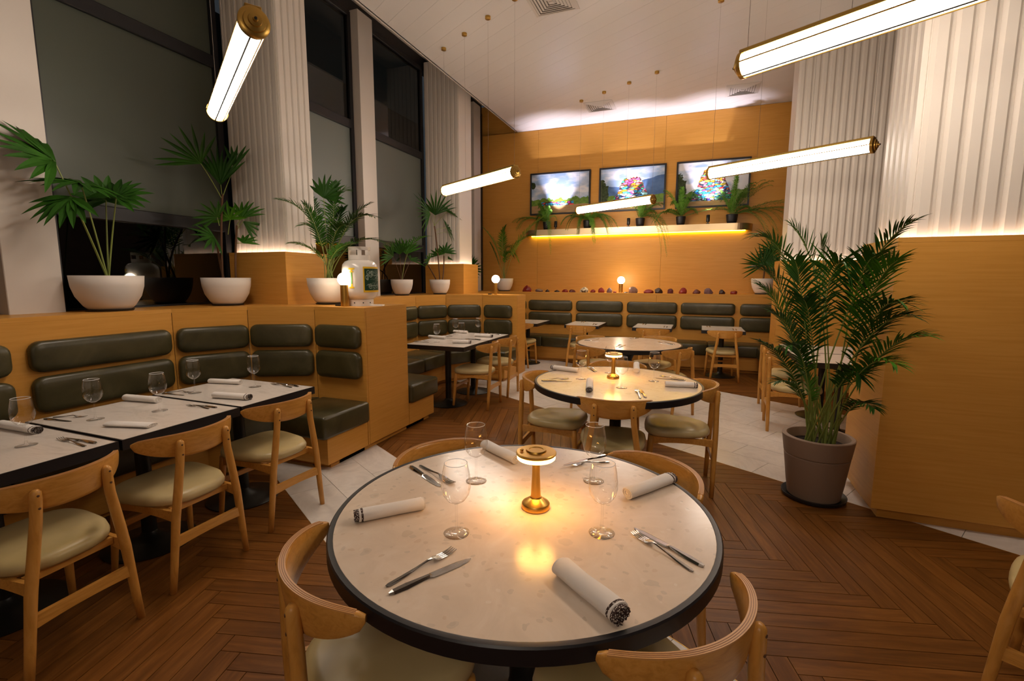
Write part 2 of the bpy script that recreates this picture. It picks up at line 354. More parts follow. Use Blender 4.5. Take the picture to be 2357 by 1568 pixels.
# ---------------------------------------------------------------- floor: herringbone planks and bands of marble tiles
floor = struct('floor', B(-4.5, 3.2, -3.3, YB+.1, -.08, -.007), M['grout'])
PA, PBd, PCd, PDd = .788, 1.684, 3.724, 6.175
FR = (-3.9, 3.1, -2.6, 9.3)
W_, L_ = .087, 1.0
e1 = (math.cos(rad(15)), math.sin(rad(15))); e2 = (-e1[1], e1[0])
def vis(poly):
    cx = sum(p[0] for p in poly)/len(poly); cy2 = sum(p[1] for p in poly)/len(poly)
    v = Vector((cx, cy2, -1.5)); d = v.dot(fw)
    if d < .3: return None
    x, y = v.dot(rt)/d*1099.5, v.dot(up)/d*1099.5
    return d if abs(x) < 1260 and -860 < y < 860 else None
pieces = []
def plank_zone(org, p0, p1):
    for i in range(-130, 130):
        for j in range(-9, 9):
            for kind in (0, 1):
                bx, by = org[0], org[1]
                ou, ov = i*W_+j*L_, -i*W_+j*L_
                if kind == 0: a = (ou, ou+L_, ov, ov+W_)
                else: a = (ou, ou+W_, ov-L_, ov)
                g = .0017
                q = [(a[0]+g, a[2]+g), (a[1]-g, a[2]+g), (a[1]-g, a[3]-g), (a[0]+g, a[3]-g)]
                P = [(bx+e1[0]*u+e2[0]*v, by+e1[1]*u+e2[1]*v) for u, v in q]
                cx = (P[0][0]+P[2][0])/2; cyy = (P[0][1]+P[2][1])/2
                if not (FR[0]-1 < cx < FR[1]+1 and FR[2]-1 < cyy < FR[3]+1): continue
                P = half(half(P, px_, py_, p1-.001), -px_, -py_, -(p0+.001)); P = rect_clip(P, FR)
                if len(P) > 2 and area(P) > .0015: pieces.append((P, kind))
o3 = (.312-(L_*e1[0]+W_*e2[0]), 2.896-(L_*e1[1]+W_*e2[1]))
plank_zone(o3, PBd, PCd); plank_zone((-2.052, 1.408), -5, PA); plank_zone(o3, PDd, 14)
def lay(pieces, name, m, angs, z1):
    vs = sorted(((vis(P) or 99, i) for i, (P, k) in enumerate(pieces))); keep = {i for d, i in vs[:296] if d < 99}
    rest = {}
    for i, (P, k) in enumerate(pieces):
        if i in keep: slab(name, P, -.006, z1+random.uniform(-.0004, 0), m, floor, angs[k])
        else: rest.setdefault(k, []).append(P)
    for k, ps in rest.items():
        bm = bmesh.new(); ly = bm.faces.layers.float.new('rnd') if False else None; c, s = math.cos(-angs[k]), math.sin(-angs[k])
        cols = []
        for P in ps:
            n0 = len(bm.faces); poly_prism(bm, [(x*c-y*s, x*s+y*c) for x, y in P], -.006, z1); cols += [random.random()]*(len(P)+2)
        o = obj(name, bm, m, floor, rot=(0, 0, angs[k])); o['kind'] = 'stuff'
        a = o.data.attributes.new('rnd', 'FLOAT', 'FACE'); a.data.foreach_set('value', cols)
random.seed(4)
lay(pieces, 'floor_plank', M['plank'], (rad(15), rad(105)), 0)
tiles = []
for p0, n in ((PA, 3), (PCd, 8)):
    wd_ = ((PBd-PA)/3 if n == 3 else (PDd-PCd)/8)
    for c in range(n):
        for k in range(-16, 18):
            u0_ = -2.215+(.3 if c % 2 else 0)+k*.61; g = .0015; a, b = p0+c*wd_+g, p0+(c+1)*wd_-g
            P = rect_clip([(ux*u+px_*p, uy*u+py_*p) for u, p in ((u0_+g, a), (u0_+.61-g, a), (u0_+.61-g, b), (u0_+g, b))], FR)
            if len(P) > 2 and area(P) > .004: tiles.append((P, 0))
lay(tiles, 'floor_tile', M['tile'], (D30,), 0)
bm = bmesh.new()
for p in (PA, PBd, PCd, PDd):
    P = rect_clip([(ux*u+px_*q, uy*u+py_*q) for u, q in ((-9, p-.001), (9, p-.001), (9, p+.0015), (-9, p+.0015))], FR)
    if len(P) > 2: poly_prism(bm, P, -.006, .0006)
struct('trim_11', bm, M['brass'])

# ================================================================ BANQUETTES
def facade(root, pts, z0, z1, th, outward):   # panels following a polyline; th towards outward side
    for a, b in zip(pts, pts[1:]):
        a, b = Vector((*a, 0)), Vector((*b, 0)); d = (b-a); l = d.length; ang = math.atan2(d.y, d.x)
        obj('back_panel', B(.001, l-.001, 0, th, z0, z1, bev=.002), M['panel'], root, loc=(a.x, a.y, 0), rot=(0, 0, ang))
def pads(root, a, b, segs, rows=((.9, 1.1), (.635, .87))):   # cushions on panel a->b ; seat side is on the right of a->b
    a, b = Vector((*a, 0)), Vector((*b, 0)); d = (b-a).normalized(); ang = math.atan2(d.y, d.x)
    for s0, s1 in segs:
        for z0, z1 in rows:
            w = s1-s0; c = a+d*((s0+s1)/2)
            obj('back_cushion', pad_mesh(w, z1-z0), M['leather'], root, loc=(c.x, c.y, (z0+z1)/2), rot=(0, 0, ang), smooth=True)
def seat(root, pts, z0=.265, z1=.45):
    o = obj('seat_cushion', poly_prism(bmesh.new(), pts, z0, z1, .028, 3), M['leather'], root, smooth=True)
def ledge(root, pts, z=1.254): obj('ledge', poly_prism(bmesh.new(), pts, z-.03, z), M['panel'], root)

A = thing('banquette', 'honey wood banquette with olive cushions along the left windows, nearest booth', 'banquette', (0, 0, 0))
A1 = [(-3.9, -2.9), (-3.9, 2.58), (-3.66, 3.07), (-3.16, 3.33), (-2.62, 3.33)]
facade(A, A1, .05, 1.224, .02, 1)
obj('partition', B(-3.3, -2.62, 3.352, 3.965, .05, 1.224, bev=.002), M['panel'], A)
obj('toe_kick', B(-3.3, -2.66, 3.0, 4.3, 0, .05), M['panel'], A)
ledge(A, [(XW, -2.9), *A1, (-2.62, 3.965), (XW, 3.965)])
pads(A, A1[0], A1[1], [(.4+.93*i+.08*0, .4+.93*i+.87) for i in range(4)]+[(4.57-.0, 5.44)] if False else [(5.44-.87-.955*i, 5.44-.955*i) for i in range(5)])
pads(A, A1[1], A1[2], [(.015, .54)]); pads(A, A1[2], A1[3], [(.025, .545)]); pads(A, A1[3], A1[4], [(.03, .505)])
seat(A, [(-3.89, 1.3), (-3.3, 1.3), (-3.3, 2.35), (-3.89, 2.35)]); seat(A, [(-3.89, .3), (-3.3, .3), (-3.3, 1.297), (-3.89, 1.297)]); seat(A, [(-3.89, -.7), (-3.3, -.7), (-3.3, .297), (-3.89, .297)])
seat(A, [(-3.3, 2.353), (-3.1, 2.77), (-3.1, 3.31), (-3.64, 3.05), (-3.88, 2.57), (-3.89, 2.353)]); seat(A, [(-3.097, 2.77), (-2.585, 2.77), (-2.585, 3.32), (-3.097, 3.32)])
obj('seat_base', poly_prism(bmesh.new(), [(-3.89, -2.5), (-3.36, -2.5), (-3.36, 2.4), (-3.14, 2.83), (-2.62, 2.83), (-2.62, 3.32), (-3.2, 3.32), (-3.66, 3.06), (-3.89, 2.58)], .05, .268), M['panel'], A)
obj('toe_kick', poly_prism(bmesh.new(), [(-3.89, -2.5), (-3.42, -2.5), (-3.42, 2.4), (-3.14, 2.90), (-2.66, 2.90), (-2.66, 3.32), (-3.2, 3.32), (-3.66, 3.06), (-3.89, 2.58)], 0, .05), M['panel'], A)

Bq = thing('banquette', 'honey wood banquette with olive cushions in the second booth, behind the gas bottle', 'banquette', (0, 0, 0))
B1 = [(-3.9, 4.0), (-3.9, 6.15), (-3.66, 6.64), (-3.15, 6.9), (-2.57, 6.9)]
facade(Bq, B1, .05, 1.224, .02, 1)
obj('partition', B(-3.3, -2.57, 6.922, 7.30, .0, 1.224, bev=.002), M['panel'], Bq)
ledge(Bq, [(XW, 3.968), (-3.9, 3.968), *B1[1:], (-2.57, 7.30), (-3.4, 7.6), (XW, 7.76)])
pads(Bq, B1[0], B1[1], [(.42, 1.3), (1.33, 2.13)]); pads(Bq, B1[1], B1[2], [(.015, .54)]); pads(Bq, B1[2], B1[3], [(.025, .545)]); pads(Bq, B1[3], B1[4], [(.035, .51)])
seat(Bq, [(-3.3, 3.975), (-2.58, 3.975), (-2.58, 4.49), (-3.1, 4.49), (-3.3, 4.6)])
seat(Bq, [(-3.89, 4.603), (-3.3, 4.603), (-3.3, 5.4), (-3.89, 5.4)]); seat(Bq, [(-3.89, 5.403), (-3.3, 5.403), (-3.3, 5.95), (-3.89, 6.1)])
seat(Bq, [(-3.3, 5.953), (-3.1, 6.33), (-3.1, 6.88), (-3.64, 6.62), (-3.87, 6.14)]); seat(Bq, [(-3.097, 6.33), (-2.53, 6.33), (-2.53, 6.89), (-3.097, 6.89)])
obj('seat_base', poly_prism(bmesh.new(), [(-3.89, 3.97), (-2.62, 3.97), (-2.62, 4.445), (-3.14, 4.445), (-3.36, 4.6), (-3.36, 5.95), (-3.14, 6.39), (-2.57, 6.39), (-2.57, 6.89), (-3.15, 6.89), (-3.66, 6.63), (-3.89, 6.15)], .05, .268), M['panel'], Bq)
obj('toe_kick', poly_prism(bmesh.new(), [(-3.89, 3.97), (-2.66, 3.97), (-2.66, 4.4), (-3.14, 4.4), (-3.42, 4.6), (-3.42, 5.95), (-3.14, 6.45), (-2.61, 6.45), (-2.61, 6.89), (-3.15, 6.89), (-3.66, 6.63), (-3.89, 6.15)], 0, .05), M['panel'], Bq)

Cq = thing('banquette', 'long honey wood banquette with olive cushions across the back wall, below the row of stones', 'banquette', (0, 0, 0))
C1 = [(-3.95, 8.93), (-.66, 8.93), (3.0, 8.93)]
facade(Cq, C1, .05, 1.224, .02, 1)
ledge(Cq, [(XW, 8.93), (3.05, 8.93), (3.05, YB-.013), (XW, YB-.013)])
obj('ledge', poly_prism(bmesh.new(), [(XW, 7.77), (-3.9, 7.75), (-3.9, 8.928), (XW, 8.928)], 1.224, 1.254), M['panel'], Cq)
obj('back_panel', B(-3.92, -3.9, 7.31, 8.92, .05, 1.224), M['panel'], Cq)
pads(Cq, C1[0], C1[2], [(s-.45+3.95, s+.42+3.95) for s in (-3.54, -2.615, -1.665, -.72, .21, 1.155, 2.1)])
for a, b in ((-3.85, -2.63), (-2.627, -1.68), (-1.677, -.73), (-.727, .215), (.218, 1.6)): seat(Cq, [(a, 8.36), (b, 8.36), (b, 8.915), (a, 8.915)])
seat(Cq, [(.93, 7.64), (1.6, 7.64), (1.6, 8.357), (.93, 8.357)])
obj('seat_base', poly_prism(bmesh.new(), [(-3.87, 8.42), (.98, 8.42), (.98, 7.64), (2.4, 7.64), (2.4, 8.915), (-3.87, 8.915)], .05, .268), M['panel'], Cq)
obj('toe_kick', poly_prism(bmesh.new(), [(-3.87, 8.48), (1.04, 8.48), (1.04, 7.64), (2.4, 7.64), (2.4, 8.915), (-3.87, 8.915)], 0, .05), M['panel'], Cq)
obj('support', B(1.03, 2.5, 8.94, 8.96, 0, 1.2), M['panel'], Cq)
# ================================================================ TABLES
def round_table(label, x, y, rz=0, group=None):
    t = thing('round_table', label, 'table', (x, y, 0), rz, group)
    obj('tabletop', lathe([(0, .722), (.585, .722), (.590, .7235), (.590, .7495), (.589, .7505), (.58, .7505), (0, .7505)], 96), M['terrazzo'], t, ang=20)
    obj('rim', lathe([(.590, .705), (.604, .705), (.608, .709), (.608, .747), (.604, .7512), (.592, .7512), (.590, .7508)], 96), M['rim'], t, ang=40)
    obj('underside', lathe([(0, .700), (.592, .700), (.592, .7215), (0, .7215)], 64), M['black'], t, ang=40)
    obj('pedestal', lathe([(0, .012), (.045, .012), (.042, .5), (.045, .56), (.07, .62), (.12, .67), (.17, .70), (0, .70)], 32), M['black'], t, ang=40)
    obj('base', lathe([(0, 0), (.27, 0), (.275, .008), (.25, .02), (.12, .05), (.055, .09), (.045, .13), (0, .13)], 48), M['black'], t, ang=40)
    return t
def square_table(x0, x1, y0, y1, label, group=None):
    t = thing('square_table', label, 'table', ((x0+x1)/2, (y0+y1)/2, 0), 0, group); a, b = (x1-x0)/2, (y1-y0)/2
    obj('tabletop', B(-a+.008, a-.008, -b+.008, b-.008, .73, .7505, bev=.001), M['white_top'], t)
    bm = bmesh.new()
    for q in ((-a, a, -b, -b+.007), (-a, a, b-.007, b), (-a, -a+.007, -b+.007, b-.007), (a-.007, a, -b+.007, b-.007)): box(bm, *q, .70, .7500)
    obj('rim', bm, M['rim'], t); obj('underside', B(-a+.008, a-.008, -b+.008, b-.008, .70, .7295), M['black'], t)
    obj('support_plate', B(-.2, .2, -.15, .15, .685, .70), M['black'], t)
    obj('pedestal', lathe([(0, .02), (.036, .02), (.036, .69), (0, .69)], 24), M['black'], t, ang=40)
    obj('base', lathe([(0, 0), (.222, 0), (.226, .006), (.21, .014), (.1, .03), (.05, .05), (.036, .07), (0, .07)], 40), M['black'], t, ang=40)
    return t
T1, T2, T3 = (-.5, 1.41), (-.52, 3.52), (-.72, 5.74)
round_table('round terrazzo table with black rim in the foreground, set for four with a lamp', *T1)
round_table('middle round table with black rim, set for four with a glowing lamp', *T2, 1.1)
round_table('farthest round table, white top with cutlery only and no lamp', *T3, 2.3)
square_table(-3.25, -2.46, .735, 1.338, 'white square table in the near left booth, at the left edge of the photo')
square_table(-3.25, -2.46, 1.352, 1.97, 'white square table in the near left booth, middle of its three')
square_table(-3.25, -2.46, 1.982, 2.56, 'white square table at the end of the near left booth, beside the partition')
square_table(-3.12, -2.36, 4.67, 5.34, 'nearer white square table in the second booth')
square_table(-3.12, -2.36, 5.352, 6.04, 'farther white square table in the second booth')
for (a, b), w in zip(((-3.08, -2.49), (-2.02, -1.45), (-.92, -.325), (.10, .705)), ('leftmost small white table at the back banquette, half hidden by the second booth', 'second from left small white table at the back banquette', 'third from left small white table at the back banquette', 'rightmost small white table at the back banquette')):
    square_table(a, b, 7.68, 8.44, w)
square_table(.94, 1.72, 5.02, 5.68, 'white square table behind the tall palm, nearer of the two there')
square_table(.94, 1.72, 5.70, 6.36, 'white square table behind the tall palm, farther of the two there')

# ================================================================ CHAIRS
def make_chair(label):
    t = thing('dining_chair', label, 'chair')
    # seat pad
    def outline(ins, n=40):
        out = []
        for i in range(n):
            a = 2*PI*i/n; c, s = math.cos(a), math.sin(a); e = 2/3.0
            x = math.copysign(abs(c)**e, c); y = math.copysign(abs(s)**e, s)
            w = .235 if y > 0 else lerp(.235, .185, -y)
            w = lerp(.242, .180, (1-y)/2)
            out.append((x*(w-ins), y*(.225-ins)+.015))
        return out
    rg = []
    for ins, z in ((.03, .402), (.008, .404), (0, .414), (-.002, .428), (.004, .442), (.018, .452), (.04, .458), (.08, .462), (.13, .462)):
        rg.append([(x, y, z+(.010*((y-.015)/.225)**2 if z > .44 else 0)-(.008 if y < -.1 and z > .44 else 0)+.006*(abs(x)/.2)**2*(z > .44)) for x, y in outline(ins)])
    obj('seat', loops(bmesh.new(), rg), M['vinyl'], t, smooth=True)
    # curved plywood backrest
    R = .29; ycen = -.250+R; amax = math.asin(.255/R)
    bm = bmesh.new(); n = 36; cols = []
    for i in range(n+1):
        s = -1+2*i/n; th = s*amax*1.0
        k = max(0.0, 1-abs(s)**3.2)**.5; zt = .766-.006*abs(s)**2-.022*(1-k); zb = .643+.052*abs(s)**2.2+.022*(1-k)
        if abs(s) > .999: zt = .739; zb = .725
        col = []
        for rr in (R, R-.011, R-.022):
            pass
        ring = []
        tk = .011 if abs(s) < .97 else .008
        for q in range(12):
            a = 2*PI*q/12; cz = math.sin(a); cr = math.cos(a)
            z = (zt+zb)/2+(zt-zb)/2*math.copysign(abs(cz)**.45, cz); r = R-.011+tk*math.copysign(abs(cr)**.45, cr)
            lean = (z-.68)*.12
            ring.append((r*math.sin(th), ycen-r*math.cos(th)-lean, z))
        cols.append(ring)
    bk = obj('backrest', loops(bm, cols), M['oak_x'], t, ang=50)
    # plywood layers along the top edge
    for nm, mt, d0, d1, up_ in (('ply_edge', M['ply'], -.0088, .0088, .0006), ('ply_layer', M['ply_dark'], -.0052, -.0034, .0011), ('ply_layer', M['ply_dark'], -.0006, .0012, .0011), ('ply_layer', M['ply_dark'], .0042, .0058, .0011)):
        bm = bmesh.new(); pts = []
        for i in range(n+1):
            s = (-1+2*i/n)*.93; th = s*amax; k = max(0.0, 1-abs(s)**3.2)**.5; z = .766-.006*abs(s)**2-.022*(1-k)+up_
            pts.append([((R-.011+dr)*math.sin(th), ycen-(R-.011+dr)*math.cos(th)-(z-.68)*.12, z-dz) for dr, dz in ((d0, 0), (d1, 0), (d1, .004), (d0, .004))])
        obj(nm, loops(bm, pts), mt, bk)
    # legs
    for sx in (-1, 1):
        lg = obj('leg', tube(bmesh.new(), [(sx*.200, -.225, 0), (sx*.185, -.228, .14), (sx*.163, -.233, .36), (sx*.150, -.235, .45), (sx*.124, -.236, .62), (sx*.118, -.239, .70), (sx*.117, -.240, .728), (sx*.117, -.241, .738)], [.0150, .0170, .0195, .0195, .0185, .0185, .0165, .008], 12), M['oak'], t, smooth=True)
        for z in (.668, .716):
            bm = lathe([(0, 0), (.0045, 0), (.0045, .006), (0, .007)], 8); bmesh.ops.rotate(bm, verts=bm.verts, cent=(0, 0, 0), matrix=Matrix.Rotation(PI/2, 3, 'X'))
            obj('wooden_plug', bm, M['cane'], lg, loc=(sx*.119, -.2515, z))
    for sx in (-1, 1):
        obj('leg', tube(bmesh.new(), [(sx*.200, .215, 0), (sx*.193, .205, .14), (sx*.183, .190, .34), (sx*.18, .186, .40)], [.0140, .0165, .0195, .019], 12), M['oak'], t, smooth=True)
    # aprons and stretchers
    def rail(name, a, b, zt, drop, th=.018, n=10, arch=.02):
        a, b = Vector(a), Vector(b); d = (b-a).normalized(); nn = Vector((-d.y, d.x, 0)); rg = []
        for i in range(n+1):
            s = i/n; p = a.lerp(b, s); h = drop-arch*(1-(2*s-1)**2)
            rg.append([tuple(p+nn*th/2+Vector((0, 0, zt))), tuple(p-nn*th/2+Vector((0, 0, zt))), tuple(p-nn*th/2+Vector((0, 0, zt-h))), tuple(p+nn*th/2+Vector((0, 0, zt-h)))])
        obj(name, loops(bmesh.new(), rg), M['oak_x'], t)
    for sx in (-1, 1): rail('apron', (sx*.184, .188, 0), (sx*.160, -.232, 0), .398, .055, arch=.018)
    rail('apron', (-.18, .187, 0), (.18, .187, 0), .398, .05, arch=.015); rail('apron', (-.15, -.17, 0), (.15, -.17, 0), .40, .03, arch=.0)
    rail('stretcher', (-.178, -.231, 0), (.178, -.231, 0), .272, .052, .018, arch=.010)
    rail('stretcher', (-.188, .198, 0), (.188, .198, 0), .262, .036, .016, arch=.008)
    return t
chairs = []
def chair_m(mx, my, fx, fy, label, group):     # middle of backrest chord, facing direction
    l = math.hypot(fx, fy); fx, fy = fx/l, fy/l; chairs.append((mx+.095*fx, my+.095*fy, math.atan2(fy, fx)-PI/2, label, group))
def chair_r(rx, ry, ang, label, group):        # middle of rear feet, facing angle
    a = rad(ang); chairs.append((rx+.225*math.cos(a), ry+.225*math.sin(a), a-PI/2, label, group))
g = 'chairs at the foreground round table'
chair_m(-.856, .97, .62, .78, 'oak chair at the near left of the foreground round table, seat half under the top', g)
chair_m(-.018, 1.10, -.82, .57, 'oak chair at the near right of the foreground round table, plywood edge facing the camera', g)
chair_m(-.955, 1.745, .83, -.557, 'oak chair at the far left of the foreground table, only its backrest showing', g)
chair_m(-.145, 1.87, -.65, -.757, 'oak chair at the far right of the foreground table, only its backrest showing', g)
g = 'chairs at the middle round table'
chair_m(-1.075, 3.50, .99, .04, 'oak chair seen side-on at the left of the middle round table', g)
chair_m(-.46, 3.03, -.15, .99, 'oak chair with its back to the camera at the middle round table', g)
chair_m(.02, 3.63, -1, -.08, 'oak chair seen side-on at the right of the middle round table', g)
chair_m(-.62, 4.23, .1, -1, 'oak chair tucked at the far side of the middle round table, back edge visible', g)
g = 'chairs at the farthest round table'
chair_m(-1.07, 5.31, .62, .70, 'oak chair at the near left of the farthest round table', g)
chair_m(-.19, 5.47, -.80, .5, 'oak chair at the near right of the farthest round table', g)
chair_m(-1.24, 6.13, .8, -.6, 'oak chair at the far left of the farthest round table, only a sliver visible', g)
chair_m(-.42, 6.38, -.5, -.85, 'oak chair at the far right of the farthest round table, back edge above the top', g)
g = 'chairs along the near left booth'
chair_r(-2.225, 1.035, 184, 'oak chair nearest the camera at the near left booth, cut by the left edge', g)
chair_r(-2.268, 1.595, 180, 'oak chair at the middle table of the near left booth', g)
chair_r(-2.285, 2.185, 177, 'oak chair at the end table of the near left booth, near the white tiles', g)
g = 'chairs along the second booth'
chair_r(-2.18, 5.10, 181, 'nearer oak chair at the second booth', g)
chair_r(-2.18, 5.72, 181, 'farther oak chair at the second booth', g)
g = 'chairs facing the back banquette'
chair_r(-2.80, 7.55, 90, 'leftmost oak chair facing the back banquette, beside the second booth', g)
chair_r(-1.74, 7.50, 84, 'second from left oak chair facing the back banquette, left of the farthest round table', g)
chair_r(-.60, 7.45, 88, 'third from left oak chair facing the back banquette, behind the farthest round table', g)
chair_r(.443, 7.563, 98, 'rightmost oak chair facing the back banquette, standing clear on the wood floor', g)
g = 'chairs behind the tall palm'
chair_r(.735, 5.43, -2, 'nearer oak chair at the tables behind the tall palm', g)
chair_r(.775, 6.20, 0, 'farther oak chair at the tables behind the tall palm', g)
chair_m(1.243, 1.99, .59, .81, 'oak chair cut off at the right edge, in front of the big plinth', 'chair at the right edge')
ch0 = None
for x, y, r, lab, grp in chairs:
    if ch0 is None:
        ch0 = make_chair(lab); ch0.location = (x, y, 0); ch0.rotation_euler = (0, 0, r); ch0['group'] = grp
    else: copy_tree(ch0, (x, y, 0), r, lab, grp)

# ================================================================ PENDANTS
pend_me = {}
def pendant(label, x, y, z, ang, Ln=1.52, R=.063, ncan=4):
    t = thing('tube_pendant', label, 'pendant lamp', (x, y, z), ang, 'brass tube pendants')
    def sh(bm, f=1):
        bmesh.ops.rotate(bm, verts=bm.verts, cent=(0, 0, 0), matrix=Matrix.Rotation(PI/2, 3, 'Y')); return bm
    h = Ln/2
    if not pend_me:
        o = obj('glass_tube', sh(lathe([(R-.004, -h+.02), (R-.004, h-.02)], 32)), M['tube'], t, smooth=True); pend_me['t'] = o.data
        cap = sh(lathe([(R-.01, -.022), (R+.005, -.022), (R+.006, -.018), (R+.006, 0), (R-.002, .006), (R-.014, .008), (R-.016, .016), (.03, .020), (.028, .028), (.012, .030), (.010, .04), (0, .042)], 32))
        o = obj('end_cap', cap, M['tubebrass'], t, ang=35, loc=(h, 0, 0)); pend_me['c'] = o.data
        kb = sh(lathe([(0, .0425), (.007, .0425), (.006, .046), (0, .047)], 12)); o2 = obj('screw', kb, M['black'], o); pend_me['k'] = o2.data
        o = obj('top_rail', B(-h, h, -.036, .036, R-.012, R+.012, bev=.003), M['tubebrass'], t); pend_me['r'] = o.data
        for i, a in enumerate((180, 255, 300, 0)):
            bm = bmesh.new(); rr = R+.001; tube(bm, [(-h, rr*math.cos(rad(a)), rr*math.sin(rad(a))), (h, rr*math.cos(rad(a)), rr*math.sin(rad(a)))], .0045, 6)
            o = obj('rod', bm, M['black'] if a == 255 else M['tubebrass'], t); pend_me['d%d' % i] = o.data
        o = obj('end_cap', pend_me['c'], None, t, loc=(-h, 0, 0), rot=(0, 0, PI)); obj('screw', pend_me['k'], None, o)
        bm = bmesh.new(); tube(bm, [(0, 0, R), (0, 0, ZC-z)], .0013, 5); pend_me['w'] = obj('cable', bm, M['steel'], t, loc=(-h+.03, 0, 0)).data
        pend_me['n'] = obj('canopy', lathe([(0, -.03), (.028, -.03), (.032, -.027), (.032, 0), (0, 0)], 20), M['tubebrass'], t, loc=(-h+.03, 0, ZC-z), ang=40).data
        ks = range(1, ncan)
    else:
        obj('glass_tube', pend_me['t'], None, t); obj('top_rail', pend_me['r'], None, t)
        for s, r in ((1, 0), (-1, PI)):
            o = obj('end_cap', pend_me['c'], None, t, loc=(s*h, 0, 0), rot=(0, 0, r)); obj('screw', pend_me['k'], None, o)
        for i in range(4): obj('rod', pend_me['d%d' % i], None, t)
        ks = range(ncan)
    for k in ks:
        q = -h+.03+(Ln-.06)*k/(ncan-1); obj('cable', pend_me['w'], None, t, loc=(q, 0, 0)); obj('canopy', pend_me['n'], None, t, loc=(q, 0, ZC-z))
    return t
ZP = 2.68
pendant('foreground-left tube pendant pointing at the camera, brass end cap at the top', -2.62, 2.20, ZP, rad(-32))
pendant('tube pendant in front of the slatted column, left of the pictures', -2.59, 5.52, ZP, rad(-30))
pendant('smallest, farthest tube pendant hanging in front of the pictures', -1.32, 7.95, ZP, rad(-29.5))
pendant('long tube pendant crossing the right picture and the fluted column', .735, 5.61, ZP, rad(-29))
pendant('biggest tube pendant, cut off at the top right corner', .83, 2.72, ZP, rad(-30))
pendant('added unseen tube pendant behind the camera, lighting the near part of the room', .1, -1.5, ZP, rad(-30))  # extra pendant added out of view to brighten the room

# ================================================================ CEILING VENTS
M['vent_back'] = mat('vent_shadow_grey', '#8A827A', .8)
def vent(label, x0, x1, y0, y1):
    t = thing('air_vent', label, 'vent', ((x0+x1)/2, (y0+y1)/2, ZC), 0, 'square ceiling vents'); h = (x1-x0)/2
    def ring(o, i, z0, z1):
        bm = bmesh.new(); q = [(o, z1), (i, z0)]; vs = [[bm.verts.new((sx*r, sy*r, z)) for sx, sy in ((-1, -1), (1, -1), (1, 1), (-1, 1))] for r, z in ((o, z1), (o, z1-.003), (i, z0-.003), (i, z0))]
        for a, b in zip(vs, vs[1:]+vs[:1]):
            for k in range(4): bm.faces.new((a[k], a[(k+1) % 4], b[(k+1) % 4], b[k]))
        return bm
    obj('frame', ring(h, h-.04, -.012, -.002), M['white'], t)
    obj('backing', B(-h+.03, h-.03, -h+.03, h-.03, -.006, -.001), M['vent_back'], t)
    r = h-.04
    while r > .03:
        obj('louvre', ring(r, r-.025, -.013, -.006), M['white'], t); r -= .034
    obj('centre_plate', B(-.025, .025, -.025, .025, -.02, -.016), M['white'], t)
vent('nearest square ceiling vent, cut by the top edge of the photo', -1.86, -1.36, 5.11, 5.61)
vent('square ceiling vent above the left picture, close to the back wall', -1.96, -1.47, 8.45, 8.94)
vent('square ceiling vent near the right fluted column', .28, .77, 8.50, 8.99)

# ================================================================ SHELF, PICTURES, UPLIGHTS
sh = thing('wall_shelf', 'long brass-fronted shelf with rounded ends and yellow light beneath, under the three pictures', 'shelf', (-1.24, YP, 2.36))
def shelf_outline(hw, d, r):
    pts = [(-hw, 0)]
    for i in range(13): a = rad(180+90*i/12); pts.append((-hw+r+r*math.cos(a), -d+r+r*math.sin(a)) if r <= d else (0, 0))
    for i in range(13): a = rad(270+90*i/12); pts.append((hw-r+r*math.cos(a), -d+r+r*math.sin(a)))
    pts.append((hw, 0)); return pts
obj('board', poly_prism(bmesh.new(), shelf_outline(2.1, .30, .29), .09, .115), M['panel'], sh)
bm = bmesh.new(); o_ = shelf_outline(2.11, .312, .30); i_ = shelf_outline(2.10, .302, .291)
for k in range(len(o_)-1):
    q = [bm.verts.new((*p, z)) for z in (0, .118) for p in (o_[k], o_[k+1], i_[k+1], i_[k])]
    for f in ((0, 1, 5, 4), (2, 3, 7, 6), (4, 5, 6, 7), (3, 2, 1, 0)): bm.faces.new([q[i] for i in f])
obj('brass_front', bm, mat('satin_brass', '#C8B08A', .38, 1), sh)
obj('underside', poly_prism(bmesh.new(), shelf_outline(2.095, .295, .285), .025, .03), M['gold'], sh); obj('led_strip', B(-2.0, 2.0, -.035, -.02, .008, .02), M['led_warm'], sh)
import numpy as np
def painted(w, h, nx, ny, fn):
    bm = bmesh.new(); X, Z = np.meshgrid(np.linspace(0, 1, nx), np.linspace(0, 1, ny)); me = bpy.data.meshes.new('print')
    vs = np.stack([(X.ravel()-.5)*w, np.zeros(nx*ny), (Z.ravel()-.5)*h], 1)
    idx = np.arange(nx*ny).reshape(ny, nx); f = np.stack([idx[:-1, :-1].ravel(), idx[:-1, 1:].ravel(), idx[1:, 1:].ravel(), idx[1:, :-1].ravel()], 1)
    me.from_pydata(vs.tolist(), [], f.tolist()); bm.free()
    c = fn(X, Z); c = np.where(c <= .04045, c/12.92, ((c+.055)/1.055)**2.4)
    a = me.color_attributes.new('Col', 'FLOAT_COLOR', 'POINT'); a.data.foreach_set('color', np.concatenate([c.reshape(-1, 3), np.ones((nx*ny, 1))], 1).ravel().astype('f')); return me
def vnoise(X, Z, s, seed):
    r = np.random.RandomState(seed); G = r.rand(64, 64); x, z = X*s, Z*s; xi, zi = np.floor(x).astype(int), np.floor(z).astype(int); fx, fz = x-xi, z-zi; fx = fx*fx*(3-2*fx); fz = fz*fz*(3-2*fz)
    g = lambda i, j: G[j % 64, i % 64]
    return (g(xi, zi)*(1-fx)+g(xi+1, zi)*fx)*(1-fz)+(g(xi, zi+1)*(1-fx)+g(xi+1, zi+1)*fx)*fz
def fbm(X, Z, s, seed): return sum(vnoise(X, Z, s*2**k, seed+k)/2**(k+1) for k in range(4))
